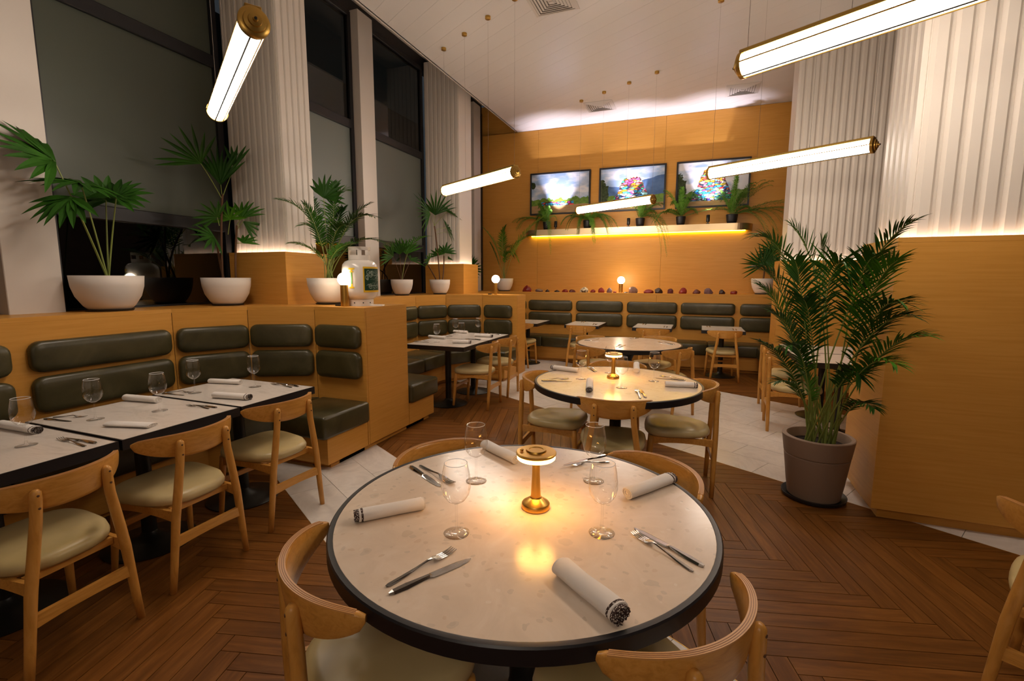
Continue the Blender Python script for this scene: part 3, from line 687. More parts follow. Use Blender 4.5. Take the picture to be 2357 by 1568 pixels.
def landscape(kind, seed):
    def fn(X, Z):
        C = lambda h: np.array([int(h[i:i+2], 16)/255 for i in (1, 3, 5)])
        def mixc(c, m, col): m = np.clip(m, 0, 1)[..., None]; return c*(1-m)+col*m
        cl = fbm(X*1.4, Z*2.2, 4, seed)
        c = np.ones(X.shape+(3,))*C('#8FA6C4'); c = mixc(c, (cl-.35)*3+(.5 if kind == 2 else 0), C('#D8D6DA')); c = mixc(c, (fbm(X, Z, 5, seed+9)-.55)*3, C('#9AA4B2'))
        hz = .36
        if kind != 2:     # mountains
            mh = hz+.12+.32*np.clip(X-.30, 0, 1)*(kind == 1)+.06*fbm(X, X*0, 9, seed+3)+(.06 if kind == 1 else .0); m = (Z < mh)
            c = np.where(m[..., None], C('#4E6A94')+(fbm(X, Z, 8, seed+4)[..., None]-.5)*.2, c) if kind == 1 else c
        bush = (.30+.10*fbm(X, X*0, 14, seed+5)+.05*vnoise(X, X*0, 40, seed+6)) if kind == 0 else (.26+.14*fbm(X, X*0, 10, seed+5))
        g = fbm(X, Z, 26, seed+7)[..., None]; gc = C('#3E5E1E')*(1-g)+C('#86A03A')*g; c = np.where((Z < bush)[..., None], gc, c)
        ground = .20 if kind == 0 else .14; gg = fbm(X*.6, Z*3, 20, seed+8)[..., None]
        c = np.where((Z < ground+.01*np.sin(X*9))[..., None], C('#9A7448')*(1-gg)+C('#BC9A6E')*gg, c)
        tr = ((X-.02)**2/.0065+(Z-.55)**2/.05 < 1.1*fbm(X, Z, 22, seed+11)+.35) | ((Z < .6) & (X < .10+.05*fbm(X, Z, 15, 3)) & (Z > .1) & (kind != 0))
        if kind == 0: tr = (X-.0)**2/.006+(Z-.72)**2/.015 < fbm(X, Z, 22, seed)*1.6
        c = np.where(tr[..., None], C('#2E3A1C')+(fbm(X, Z, 50, 5)[..., None]-.5)*.25, c)
        # heap of painted stones : cells of colour
        rs = np.random.RandomState(seed+20); n = 520; P = rs.rand(n, 2)*(1, .95)
        D = ((X[..., None]-P[:, 0])*1.0)**2+((Z[..., None]-P[:, 1])*1.7)**2; k = D.argmin(-1); ds = np.sort(np.partition(D, 1, -1)[..., :2], -1)
        pal = np.array([C(h) for h in ('#D84A4A', '#E88A2A', '#F0D24A', '#3AA0D0', '#2E62B8', '#4AB88A', '#C04AA0', '#F2EEE8', '#E06E9A', '#7A4AB0', '#9AD8E0', '#F6C8B0')])
        warm = np.array([0, 1, 2, 1, 0, 8, 1, 7, 8, 2, 11, 11]); cool = np.array([3, 4, 5, 7, 10, 3, 9, 7, 6, 10, 5, 8])
        r = rs.rand(n); ci = np.where(rs.rand(n) < np.clip((P[:, 1]-.3)*2.6, .15, .95), warm[(r*12).astype(int)], cool[(r*12).astype(int)]); sc = pal[ci][k]
        edge = np.clip((np.sqrt(ds[..., 1])-np.sqrt(ds[..., 0]))*60, .35, 1)[..., None]
        if kind == 0: hm = (np.abs(X-.46) < .27+.02*vnoise(X, Z, 12, 1)) & (Z > .19) & (Z < .28+.03*vnoise(X, X*0, 20, 2))
        else:
            top = .78 if kind == 1 else .84; wz = np.interp(Z, [.10, .2, .4, .62, top], [.33, .30, .235, .17, .115]); hm = (np.abs(X-.5) < wz+.025*(vnoise(X, Z, 18, 3)-.5)) & (Z > .12) & (Z < top-.03*np.sin(X*60)**2)
        return np.clip(np.where(hm[..., None], sc*edge, c), 0, 1)
    return fn
for i, (x0, x1, lab) in enumerate(((-3.27, -2.03, 'left framed photo of a low scatter of painted stones before green bushes'), (-1.86, -.625, 'middle framed photo of a painted stone tower before blue mountains'), (-.445, .785, 'right framed photo of a painted stone tower under a pale grey sky'))):
    z0, z1 = 2.80, 3.625; w, h = x1-x0, z1-z0; t = thing('picture', lab, 'picture', ((x0+x1)/2, YP, (z0+z1)/2), 0, 'framed photos above the shelf')
    bm = bmesh.new()
    for q in ((-w/2, w/2, -h/2, -h/2+.028), (-w/2, w/2, h/2-.028, h/2), (-w/2, -w/2+.028, -h/2+.028, h/2-.028), (w/2-.028, w/2, -h/2+.028, h/2-.028)): box(bm, q[0], q[1], -.06, 0, q[2], q[3])
    obj('frame', bm, M['frame'], t); obj('print', painted(w-.05, h-.05, 260, 180, landscape(i, 5+i*17)), attr_mat('photo_print', .35), t, loc=(0, -.035, 0)); obj('backing', B(-w/2+.02, w/2-.02, -.03, 0, -h/2+.02, h/2-.02), M['black'], t)
def uplight(label, x, y, en=1):
    t = thing('spotlight', label, 'spotlight', (x, y, 2.478), 0, 'black uplights on the shelf')
    obj('foot', lathe([(0, 0), (.03, 0), (.03, .012), (.012, .014), (.012, .04), (0, .04)], 16), M['black'], t, ang=40)
    hd = obj('head', lathe([(0, 0), (.026, 0), (.03, .006), (.03, .115), (.026, .12), (.024, .11), (0, .108)], 20), M['black'], t, loc=(0, 0, .04), rot=(rad(-8), 0, 0), ang=40)
    obj('lens', lathe([(0, .111), (.022, .111)], 16), emit('spot_lens', (.9, .88, 1), 40), hd)
    ld = bpy.data.lights.new('spotlight', 'SPOT'); ld.energy = 125*en; ld.color = (.88, .83, 1.0); ld.spot_size = rad(68); ld.spot_blend = .95; ld.shadow_soft_size = .012
    lo = bpy.data.objects.new('bulb', ld); COL.objects.link(lo); lo.parent = hd; lo.location = (0, 0, .13); lo.rotation_euler = (PI, 0, 0)
uplight('black uplight on the shelf under the left picture', -2.66, YP-.27); uplight('black uplight on the shelf under the middle picture', -1.25, YP-.27); uplight('black uplight on the shelf under the right picture, among the ferns', .13, YP-.27)

# ================================================================ GLASS, CUTLERY, NAPKINS, LAMPS
def make_glass(label, loc, group):
    t = thing('wine_glass', label, 'wine glass', loc, 0, group); t.scale = (1.06, 1.06, 1.06)
    obj('foot', lathe([(0, .0006), (.036, .0006), (.0365, .0016), (.02, .0035), (.006, .008), (.004, .02)], 32), M['glass'], t, smooth=True)
    obj('stem', lathe([(.0042, .0202), (.0034, .05), (.0036, .08), (.006, .09)], 12), M['glass'], t, smooth=True)
    bo = obj('bowl', lathe([(.0, .0885), (.012, .0905), (.025, .099), (.036, .115), (.041, .135), (.0405, .155), (.037, .18), (.0318, .205)], 40), M['glass'], t, smooth=True)
    bm = bmesh.new(); n = 32
    rr = [[(( .0314+.0011*math.cos(b))*math.cos(2*PI*i/n), (.0314+.0011*math.cos(b))*math.sin(2*PI*i/n), .205+.0011*math.sin(b)) for b in (0, PI/2, PI, 1.5*PI)] for i in range(n+1)]
    obj('lip', loops(bm, rr, False, False), mat('glass_lip', '#FFFFFF', .08, 0, 1, Alpha=.45), bo)
    return t
glass0 = None
def glass(p, label, group):
    global glass0
    p = (p[0], p[1], .7508)
    if glass0 is None: glass0 = make_glass(label, p, group)
    else: copy_tree(glass0, p, random.uniform(0, 6), label, group)
def strip(bm, st, flat=True):
    rg = [[(s, -w, z-th/2), (s, w, z-th/2), (s, w*.6, z+th/2), (s, -w*.6, z+th/2)] for s, w, z, th in st]; return loops(bm, rg)
def knife_mesh():
    bm = strip(bmesh.new(), [(0, .003, .004, .003), (.01, .008, .0045, .006), (.04, .0095, .005, .007), (.085, .006, .0055, .006), (.10, .005, .0055, .006)]); me = bpy.data.meshes.new('h'); bm.to_mesh(me); bm.free(); me.materials.append(M['steel'])
    bm = strip(bmesh.new(), [(.10, .005, .0055, .005), (.106, .0105, .0045, .0025), (.14, .011, .003, .0018), (.18, .0105, .0022, .0015), (.205, .007, .002, .0012), (.216, .001, .002, .001)]); m2 = bpy.data.meshes.new('b'); bm.to_mesh(m2); bm.free(); m2.materials.append(M['steel']); return me, m2
def fork_mesh():
    bm = strip(bmesh.new(), [(0, .003, .003, .002), (.008, .0075, .003, .003), (.05, .006, .005, .003), (.09, .0032, .008, .0035), (.125, .0032, .012, .003), (.138, .006, .011, .002)]); me = bpy.data.meshes.new('h'); bm.to_mesh(me); bm.free(); me.materials.append(M['steel'])
    bm = strip(bmesh.new(), [(.138, .006, .011, .002), (.148, .0125, .008, .002), (.162, .0128, .004, .002)])
    for k in (-1.5, -.5, .5, 1.5):
        rg = [[(s, k*.0068-w, z-.001), (s, k*.0068+w, z-.001), (s, k*.0068+w, z+.001), (s, k*.0068-w, z+.001)] for s, w, z in ((.160, .0024, .0042), (.18, .0019, .0022), (.20, .0016, .004), (.212, .0008, .007))]; loops(bm, rg)
    m2 = bpy.data.meshes.new('t'); bm.to_mesh(m2); bm.free(); m2.materials.append(M['steel']); return me, m2
KM, FM = knife_mesh(), fork_mesh()
def cutlery(kind, a, b, label, group, dz=0):      # handle end a, tip b
    a, b = Vector(a[:2]), Vector(b[:2]); d = b-a; t = thing(kind, label, kind, (a.x, a.y, .7506+dz), math.atan2(d.y, d.x), group)
    s = max(.8, min(1.12, d.length/.215)); t.scale = (s, s, 1)
    for n, me in zip(('handle', 'blade') if kind == 'knife' else ('handle', 'tines'), KM if kind == 'knife' else FM): obj(n, me, None, t)
def napkin(a, b, label, group, r=.0235, trim=1, flat=.82, ry=0):   # roll from a to b; trim at end a (1), b (-1) or none (0)
    a, b = Vector(a[:2]), Vector(b[:2]); d = b-a; ln = d.length
    t = thing('rolled_napkin', label, 'napkin', (a.x, a.y, .7508), math.atan2(d.y, d.x), group)
    def spiral(k, w):
        th = 2*PI*k*2.6; rr = r*(1-.30*k*1.0)-.0; return (rr*math.cos(th+.3-PI/2)*1.06, max(rr*math.sin(th+.3-PI/2)*flat+r*flat, .0004+.0*k))
    n = 60; rg = []; bm = bmesh.new()
    outer = [(r*math.cos(2*PI*i/28)*1.08*(1+.04*math.sin(6*PI*i/28)), r*flat*(1+math.sin(2*PI*i/28))) for i in range(28)]
    sec = [(0, 0, .93), (.0015, 0, 1), (.3*ln, .0, 1.0), (.62*ln, .002, .97), (ln-.002, 0, 1.0), (ln, 0, .94)]
    obj('cloth', loops(bm, [[(x, (y+off)*s, z*s+.0) for y, z in outer] for x, off, s in sec]), M['cloth'], t, ang=60)
    # visible rolled layers at both ends
    for x0, xd, mm, nm in ((0, -1, 'trim' if trim == 1 else 'cloth', 'trim' if trim == 1 else 'fold'), (ln, 1, 'trim' if trim == -1 else 'cloth', 'trim' if trim == -1 else 'fold')):
        bm = bmesh.new(); L0 = .013 if mm == 'trim' else .004; k0 = None
        for i in range(n+1):
            k = i/n; th = 2*PI*k*2.5; rr = r*(1.02-.82*k)
            y, z = rr*1.06*math.cos(th-PI/2), r*flat+rr*flat*math.sin(th-PI/2); q = .0011
            sc = L0*(1 if mm != 'trim' else 1-.25*(i % 2))
            vv = [bm.verts.new((x0, y*(1-q/rr), r*flat+(z-r*flat)*(1-q/rr))), bm.verts.new((x0+xd*sc, y*(1-q/rr), r*flat+(z-r*flat)*(1-q/rr))), bm.verts.new((x0+xd*sc, y*(1+q/rr), r*flat+(z-r*flat)*(1+q/rr))), bm.verts.new((x0, y*(1+q/rr), r*flat+(z-r*flat)*(1+q/rr)))]
            if k0:
                for j in range(4): bm.faces.new((k0[j], k0[(j+1) % 4], vv[(j+1) % 4], vv[j]))
            k0 = vv
        obj(nm, bm, M[mm], t)
    if trim:
        x0 = .006 if trim == 1 else ln-.014
        obj('stitching', loops(bmesh.new(), [[(x0+x, y*s, z*s) for y, z in outer] for x, s in ((0, 1.0), (.001, 1.02), (.0055, 1.02), (.0065, 1.0))], False, False), M['trim'], t)
def table_lamp(label, p, s=1):
    t = thing('table_lamp', label, 'lamp', (p[0], p[1], .7508), .4, 'glowing brass table lamps')
    obj('base', lathe([(0, 0), (.045, 0), (.0465, .002), (.0465, .016), (.044, .02), (.020, .036), (.0185, .04), (0, .04)], 48), M['brass'], t, ang=35)
    obj('stem', lathe([(0, .04), (.0165, .04), (.013, .12), (.0125, .19), (0, .19)], 32), M['brass'], t, ang=40)
    obj('diffuser', lathe([(.012, .170), (.060, .170), (.0622, .172), (.0622, .1835), (.012, .1835)], 48), M['amber'], t, ang=35)
    hd = obj('shade', lathe([(0, .184), (.064, .184), (.0655, .186), (.0655, .191), (.063, .1935), (.034, .195), (.032, .2005), (.0235, .2005), (.022, .1985), (0, .1985)], 48), M['brass'], t, ang=30)
    obj('switch', lathe([(0, .1985), (.006, .1985), (.006, .203), (0, .204)], 12), M['gold'], hd, loc=(-.047, 0, -.002))
random.seed(7)
g = 'wine glasses on the foreground round table'
glass((-0.6301, 1.1878, 0.7500), 'front left wine glass on the foreground round table', g); glass((-0.7339, 1.5435, 0.7500), 'back left wine glass on the foreground table, beside the rolled napkin', g)
glass((-0.3252, 1.7039, 0.7500), 'back right wine glass on the foreground table, over the crossed cutlery', g); glass((-0.2280, 1.3449, 0.7500), 'front right wine glass on the foreground round table', g)
g = 'wine glasses on the middle round table'
glass((-0.7842, 3.5024, 0.7500), 'wine glass left of the lamp on the middle round table', g); glass((-0.4545, 3.3204, 0.7500), 'wine glass in front of the lamp on the middle round table', g)
glass((-0.2638, 3.6276, 0.7500), 'wine glass right of the lamp on the middle round table', g); glass((-0.6222, 3.8220, 0.7500), 'wine glass behind the lamp on the middle round table', g)
g = 'wine glasses in the near left booth'
glass((-2.7792, 1.1510, 0.7500), 'leftmost wine glass in the near left booth, on the table at the photo edge', g); glass((-2.9574, 1.5128, 0.7500), 'wine glass at the left end of the middle booth table', g)
glass((-2.8162, 1.7511, 0.7500), 'wine glass beside the rolled napkin on the middle booth table', g); glass((-3.0449, 2.1208, 0.7500), 'wine glass at the near end of the booth table by the partition', g); glass((-2.8333, 2.3978, 0.7500), 'wine glass at the far end of the booth table by the partition', g)
g = 'wine glasses in the second booth'
glass((-2.8598, 4.9537, 0.7500), 'leftmost wine glass in the second booth', g); glass((-3.0079, 5.7161, 0.7500), 'wine glass at the back of the second booth, by the cushions', g); glass((-2.6537, 5.1966, 0.7500), 'wine glass in the middle of the second booth tables', g); glass((-2.7700, 5.9267, 0.7500), 'rightmost wine glass in the second booth', g)
G1 = 'cutlery on the foreground round table'
cutlery('fork', (-0.6742, 0.9004, 0.7500), (-0.5939, 1.1083, 0.7500), 'fork at the front left of the foreground table, handle towards the left rim', G1)
cutlery('knife', (-0.6499, 0.8786, 0.7500), (-0.5332, 1.0828, 0.7500), 'knife lying below the front left fork on the foreground table', G1)
cutlery('knife', (-1.0395, 1.5710, 0.7500), (-0.7909, 1.4263, 0.7500), 'knife at the far left of the foreground table, tip behind a glass', G1)
cutlery('fork', (-1.0087, 1.5928, 0.7500), (-0.7916, 1.4802, 0.7500), 'fork at the far left of the foreground table, right of its knife', G1)
cutlery('knife', (-0.3178, 1.9506, 0.7500), (-0.4608, 1.7794, 0.7500), 'knife at the far right of the foreground table, crossed over a fork', G1, .012)
cutlery('fork', (-0.3002, 1.9110, 0.7500), (-0.4366, 1.8177, 0.7500), 'fork under the crossed knife at the far side of the foreground table', G1)
cutlery('fork', (0.0281, 1.2396, 0.7500), (-0.1426, 1.3809, 0.7500), 'fork at the right of the foreground table', G1)
cutlery('knife', (0.0536, 1.2716, 0.7500), (-0.1408, 1.4084, 0.7500), 'knife at the right of the foreground table, along the rim side of the fork', G1)
g = 'napkins on the foreground round table'
napkin((-0.9453, 1.1389, 0.7500), (-0.8041, 1.2823, 0.7500), 'rolled napkin at the left rim of the foreground table, brown trim facing left', g)
napkin((-0.6542, 1.7568, 0.7500), (-0.8463, 1.8769, 0.7500), 'rolled napkin at the far left of the foreground table, behind the glasses', g, trim=0)
napkin((-0.0571, 1.7926, 0.7500), (-0.1875, 1.6045, 0.7500), 'rolled napkin at the far right of the foreground table', g)
napkin((-0.1246, 0.9875, 0.7500), (-0.2879, 1.1086, 0.7500), 'rolled napkin nearest the camera, with dotted brown trim at its end', g, r=.027)
table_lamp('brass table lamp glowing amber on the foreground round table', (-0.4614, 1.4261, 0.7500)); table_lamp('brass table lamp glowing amber on the middle round table', (-0.5627, 3.6257, 0.7500))
G2 = 'cutlery on the middle round table'
cutlery('knife', (-1.0390, 3.3167, 0.7500), (-0.8259, 3.3859, 0.7500), 'knife at the left of the middle round table', G2); cutlery('fork', (-1.0482, 3.3459, 0.7500), (-0.8668, 3.4692, 0.7500), 'fork at the left of the middle round table', G2)
cutlery('fork', (-0.7344, 3.8557, 0.7500), (-0.8284, 4.0288, 0.7500), 'fork at the far side of the middle round table', G2); cutlery('knife', (-0.7370, 3.8148, 0.7500), (-0.8415, 4.0014, 0.7500), 'knife at the far side of the middle round table', G2)
cutlery('fork', (-0.2984, 3.0543, 0.7500), (-0.3675, 3.3697, 0.7500), 'fork at the front of the middle round table, tines away from the camera', G2); cutlery('knife', (-0.2686, 3.0782, 0.7500), (-0.3361, 3.3534, 0.7500), 'knife right of the front fork on the middle round table', G2)
cutlery('fork', (-0.0404, 3.7670, 0.7500), (-0.2372, 3.8454, 0.7500), 'fork at the right of the middle round table', G2); cutlery('knife', (-0.0428, 3.7327, 0.7500), (-0.2622, 3.7464, 0.7500), 'knife at the right of the middle round table', G2)
g = 'napkins on the middle round table'
napkin((-1.0908, 3.7939, 0.7500), (-0.8644, 3.7439, 0.7500), 'rolled napkin at the far left of the middle round table', g); napkin((-0.6340, 3.0965, 0.7500), (-0.6944, 3.4065, 0.7500), 'rolled napkin seen end-on with black trim at the front of the middle round table', g)
napkin((0.0275, 3.5132, 0.7500), (-0.1704, 3.4780, 0.7500), 'rolled napkin at the right of the middle round table', g); napkin((-0.4196, 3.9035, 0.7500), (-0.4587, 4.2456, 0.7500), 'rolled napkin standing end-on at the far side of the middle round table', g, trim=-1)
G3 = 'cutlery on the farthest round table'
for k, a, b, l in (('knife', (-1.2631, 5.7885, 0.7500), (-1.0678, 5.7792, 0.7500), 'knife at the left of the farthest round table'), ('fork', (-1.2718, 5.8774, 0.7500), (-1.1131, 5.9902, 0.7500), 'fork at the left of the farthest round table'), ('fork', (-0.7664, 6.1815, 0.7500), (-0.6894, 6.3116, 0.7500), 'fork at the far side of the farthest round table'), ('knife', (-0.6632, 6.2729, 0.7500), (-0.7452, 6.1422, 0.7500), 'knife at the far side of the farthest round table'),
        ('fork', (-0.2011, 5.8397, 0.7500), (-0.4049, 5.9648, 0.7500), 'fork at the right of the farthest round table'), ('knife', (-0.2089, 5.7964, 0.7500), (-0.3768, 5.8494, 0.7500), 'knife at the right of the farthest round table'), ('fork', (-0.8085, 5.3577, 0.7500), (-0.7820, 5.6416, 0.7500), 'fork at the front of the farthest round table'), ('knife', (-0.7761, 5.3340, 0.7500), (-0.7287, 5.5434, 0.7500), 'knife at the front of the farthest round table')): cutlery(k, a, b, l, G3)
G4 = 'cutlery in the near left booth'
for k, a, b, l in (('fork', (-2.5142, 1.2374, 0.7500), (-2.7768, 1.2601, 0.7500), 'fork on the table at the left photo edge'), ('knife', (-2.5134, 1.2804, 0.7500), (-2.7447, 1.2727, 0.7500), 'knife beside the fork on the table at the left photo edge'),
        ('knife', (-3.2110, 1.4123, 0.7500), (-3.0277, 1.4429, 0.7500), 'knife near the cushions on the middle booth table'), ('fork', (-3.2060, 1.4489, 0.7500), (-3.1057, 1.4974, 0.7500), 'fork near the cushions on the middle booth table'),
        ('fork', (-2.5906, 1.8801, 0.7500), (-2.7833, 1.8856, 0.7500), 'fork at the aisle side of the middle booth table'), ('knife', (-2.5662, 1.9099, 0.7500), (-2.7619, 1.9047, 0.7500), 'knife at the aisle side of the middle booth table'),
        ('knife', (-3.2226, 2.0241, 0.7500), (-3.0409, 2.0462, 0.7500), 'knife near the cushions on the end booth table'), ('fork', (-3.2280, 2.0608, 0.7500), (-3.1093, 2.1081, 0.7500), 'fork near the cushions on the end booth table'),
        ('fork', (-2.5755, 2.4721, 0.7500), (-2.8071, 2.5130, 0.7500), 'fork at the partition end of the end booth table'), ('knife', (-2.5517, 2.5104, 0.7500), (-2.7871, 2.5364, 0.7500), 'knife at the partition end of the end booth table')): cutlery(k, a, b, l, G4)
g = 'napkins in the near left booth'
napkin((-3.2276, 1.2526, 0.7500), (-2.9460, 1.2616, 0.7500), 'rolled napkin behind the leftmost wine glass', g, trim=-1); napkin((-3.2515, 1.8311, 0.7500), (-3.0042, 1.8623, 0.7500), 'rolled napkin by the cushions on the middle booth table', g, trim=0)
napkin((-2.7728, 1.4713, 0.7500), (-2.5375, 1.5333, 0.7500), 'flat folded napkin in the middle of the middle booth table', g, r=.03, trim=0, flat=.35); napkin((-3.2374, 2.3715, 0.7500), (-3.0008, 2.4200, 0.7500), 'rolled napkin by the cushions on the end booth table', g, trim=0, flat=.7)
napkin((-2.8081, 2.0780, 0.7500), (-2.5634, 2.1166, 0.7500), 'rolled napkin at the aisle side of the end booth table', g, trim=-1)
G5 = 'cutlery in the second booth'
for k, a, b, l in (('knife', (-3.1207, 4.8463, 0.7500), (-2.9240, 4.8848, 0.7500), 'knife at the left end of the second booth tables'), ('fork', (-3.1549, 4.9188, 0.7500), (-2.9906, 4.9865, 0.7500), 'fork at the left end of the second booth tables'), ('knife', (-3.1207, 5.4564, 0.7500), (-2.9306, 5.4840, 0.7500), 'knife near the cushions of the second booth'), ('fork', (-3.1476, 5.5500, 0.7500), (-2.9650, 5.5729, 0.7500), 'fork near the cushions of the second booth'),
        ('fork', (-2.4480, 5.2995, 0.7500), (-2.6779, 5.3434, 0.7500), 'fork near the aisle in the second booth'), ('knife', (-2.4558, 5.3420, 0.7500), (-2.6723, 5.3933, 0.7500), 'knife near the aisle in the second booth'), ('fork', (-2.4495, 5.9482, 0.7500), (-2.6813, 6.0208, 0.7500), 'fork at the far end of the second booth tables'), ('knife', (-2.4526, 6.0024, 0.7500), (-2.6696, 6.0839, 0.7500), 'knife at the far end of the second booth tables')): cutlery(k, a, b, l, G5)
g = 'napkins in the second booth'
napkin((-3.1636, 5.2873, 0.7500), (-2.9090, 5.2479, 0.7500), 'rolled napkin beside the leftmost glass in the second booth', g, trim=0); napkin((-3.1535, 5.9413, 0.7500), (-2.9366, 5.9146, 0.7500), 'rolled napkin by the cushions of the second booth', g, trim=0)
napkin((-2.4424, 5.6357, 0.7500), (-2.6798, 5.6392, 0.7500), 'rolled napkin with dark trim at the far aisle side of the second booth', g); napkin((-2.4437, 4.9993, 0.7500), (-2.6357, 4.9409, 0.7500), 'rolled napkin with dark trim at the near aisle side of the second booth', g)
G6 = 'cutlery on the small back tables'
for a, b, nm in ((-1.83, 8.32, 'second'), (-1.55, 7.95, 'second'), (-.78, 8.30, 'third'), (-.42, 7.95, 'third'), (.22, 8.28, 'rightmost'), (.58, 7.93, 'rightmost')):
    w = 'wall side' if b > 8.1 else 'aisle side'; q = -.2 if b > 8.1 else .2
    cutlery('fork', (a-.03, b-q/2), (a-.03, b+q/2), 'fork at the %s of the %s small back table' % (w, nm), G6); cutlery('knife', (a+.01, b-q/2), (a+.01, b+q/2), 'knife at the %s of the %s small back table' % (w, nm), G6)
# ================================================================ PLANTS
LZ = 1.254
def bowl_pot(t, R, H):
    obj('pot', lathe([(0, .014), (R*.58, .014), (R*.70, H*.16), (R*.88, H*.42), (R*.97, H*.7), (R, H), (R*.955, H), (R*.92, H*.8), (R*.9, H*.72)], 48), M['pot'], t, smooth=True)
    obj('soil', lathe([(0, H*.84), (R*.92, H*.82)], 24), M['soil'], t, smooth=True)
    obj('saucer', lathe([(0, 0), (R*.62, 0), (R*.66, .012), (R*.64, .013), (R*.6, .006), (0, .006)], 40), M['dark_pot'], t, ang=40)
def blade(bm, p, d, w, ln, droop, nrm, n=5, wmax=.35, fold=.25, tip=0.0):
    # leaflet : p start, d direction, nrm face normal
    d = d.normalized(); side = d.cross(nrm).normalized(); nrm = side.cross(d).normalized(); prev = None
    for i in range(n+1):
        s = i/n; c = p+d*ln*s+Vector((0, 0, -droop*ln*s*s)); ww = w*(.35+.65*s/wmax if s < wmax else max(tip, (1-s)/(1-wmax))**.7)/2
        a = bm.verts.new(c-side*ww+nrm*ww*fold); b = bm.verts.new(c); e = bm.verts.new(c+side*ww+nrm*ww*fold)
        if prev: bm.faces.new((prev[0], prev[1], b, a)); bm.faces.new((prev[1], prev[2], e, b))
        prev = (a, b, e)
def fan(t, base_, hub, direc, R, n=14, spread=230, m='leaf', nrm=(0, -.6, .8), droop=.25, w=.045, sr=.0055, mid=None, stem='stem', wmax=.5):
    base_, hub = Vector(base_), Vector(hub); u = Vector(direc).normalized(); nv = Vector(nrm); nv = (nv-u*nv.dot(u)).normalized(); v = nv.cross(u)
    md = Vector(mid) if mid is not None else (base_+hub)/2+Vector((0, 0, .12*(hub-base_).length))*.5
    bm = tube(bmesh.new(), bez(base_, md, hub, 8), [sr*(1-.35*i/8) for i in range(9)], 6); lf = None
    b2 = bmesh.new()
    for k in range(n):
        a = rad(-spread/2+spread*k/(n-1)); d = u*math.cos(a)+v*math.sin(a)
        ln = R*(1-.18*abs(a)/PI*2*.5)*random.uniform(.86, 1.05)
        blade(b2, hub.copy(), d+nv*random.uniform(-.06, .06), w*random.uniform(.85, 1.1), ln, droop*random.uniform(.6, 1.3), nv, 6, wmax, .35)
    lf = obj('fan_leaf', b2, M[m], t); obj('stalk', bm, M[stem], lf)
def frond(t, p0, p1, p2, n=18, ll=.16, lw=.014, m='leaf', sr=.004, start=.3, ang=52, droop=.25, vup=(0, 0, 1), tipk=.45, one=None, stem='stem', jit=.08):
    pts = bez(p0, p1, p2, 24); b2 = bmesh.new(); K = len(pts)-1
    for k in range(n):
        s = start+(1-start)*(k+.5)/n; x = s*K; i = min(int(x), K-1); p = pts[i].lerp(pts[i+1], x-i); tg = (pts[min(i+1, K)]-pts[max(i-1, 0)]).normalized()
        side = tg.cross(Vector(vup)); side = side.normalized() if side.length > .05 else Vector((1, 0, 0)); nv = side.cross(tg).normalized()
        e = (s-start)/(1-start); prof = (.55+1.6*e if e < .28 else 1-(1-tipk)*((e-.28)/.72)**1.5)
        for sg in (-1, 1):
            a = rad(ang-22*e)+random.uniform(-jit, jit); d = tg*math.cos(a)+side*sg*math.sin(a)+nv*(.22+random.uniform(-jit, jit))
            blade(b2, p.copy(), d, lw, ll*prof*random.uniform(.88, 1.08), droop*random.uniform(.5, 1.5), nv, 4, .3, .3)
    lf = obj('frond', b2, M[m], t); obj('stalk', tube(bmesh.new(), pts[::2], [sr*(1-.75*i/12) for i in range(13)], 6), M[stem], lf)
def V3(*a): return Vector(a[0] if len(a) == 1 else a)
random.seed(11)
def plant(name, label, cat, loc, group=None): return thing(name, label, cat, loc, 0, group)
def loc_(t, p): return Vector(p)-Vector(t.location)
GP = 'white bowl planters on the ledge'
# P1 : fan palm at far left
t = plant('potted_palm', 'fan palm with long bare stalks in the largest white bowl, leftmost on the ledge', 'plant', (-4.12, 2.28, LZ), GP)
bowl_pot(t, .222, .262); b = V3(.01, 0, .22)
H = lambda p: loc_(t, p)
W = [((-4.1300, 2.0392, 2.2907), (-4.1200, 1.8341, 2.3830), .40, 12, 150, (.55, -.38, .7)), ((-4.0500, 2.1390, 2.1546), (-4.0000, 1.8750, 2.1360), .34, 14, 230, (.3, -.3, .9)), ((-3.9800, 2.3144, 2.0898), (-3.9800, 2.4158, 2.1906), .25, 12, 220, (.35, -.35, .85)),
     ((-4.1600, 2.3458, 2.0733), (-4.2000, 2.3277, 2.2205), .26, 11, 200, (.3, -.3, .9)), ((-3.9000, 1.9995, 2.0274), (-3.8500, 1.8359, 1.8793), .28, 9, 130, (.35, -.35, .85))]
for hub, dr, R, n, sp_, nm in W: fan(t, b, H(hub), V3(*dr)-V3(*hub), R, n, sp_, 'leaf', nm, .16, .062, .007, wmax=.42)
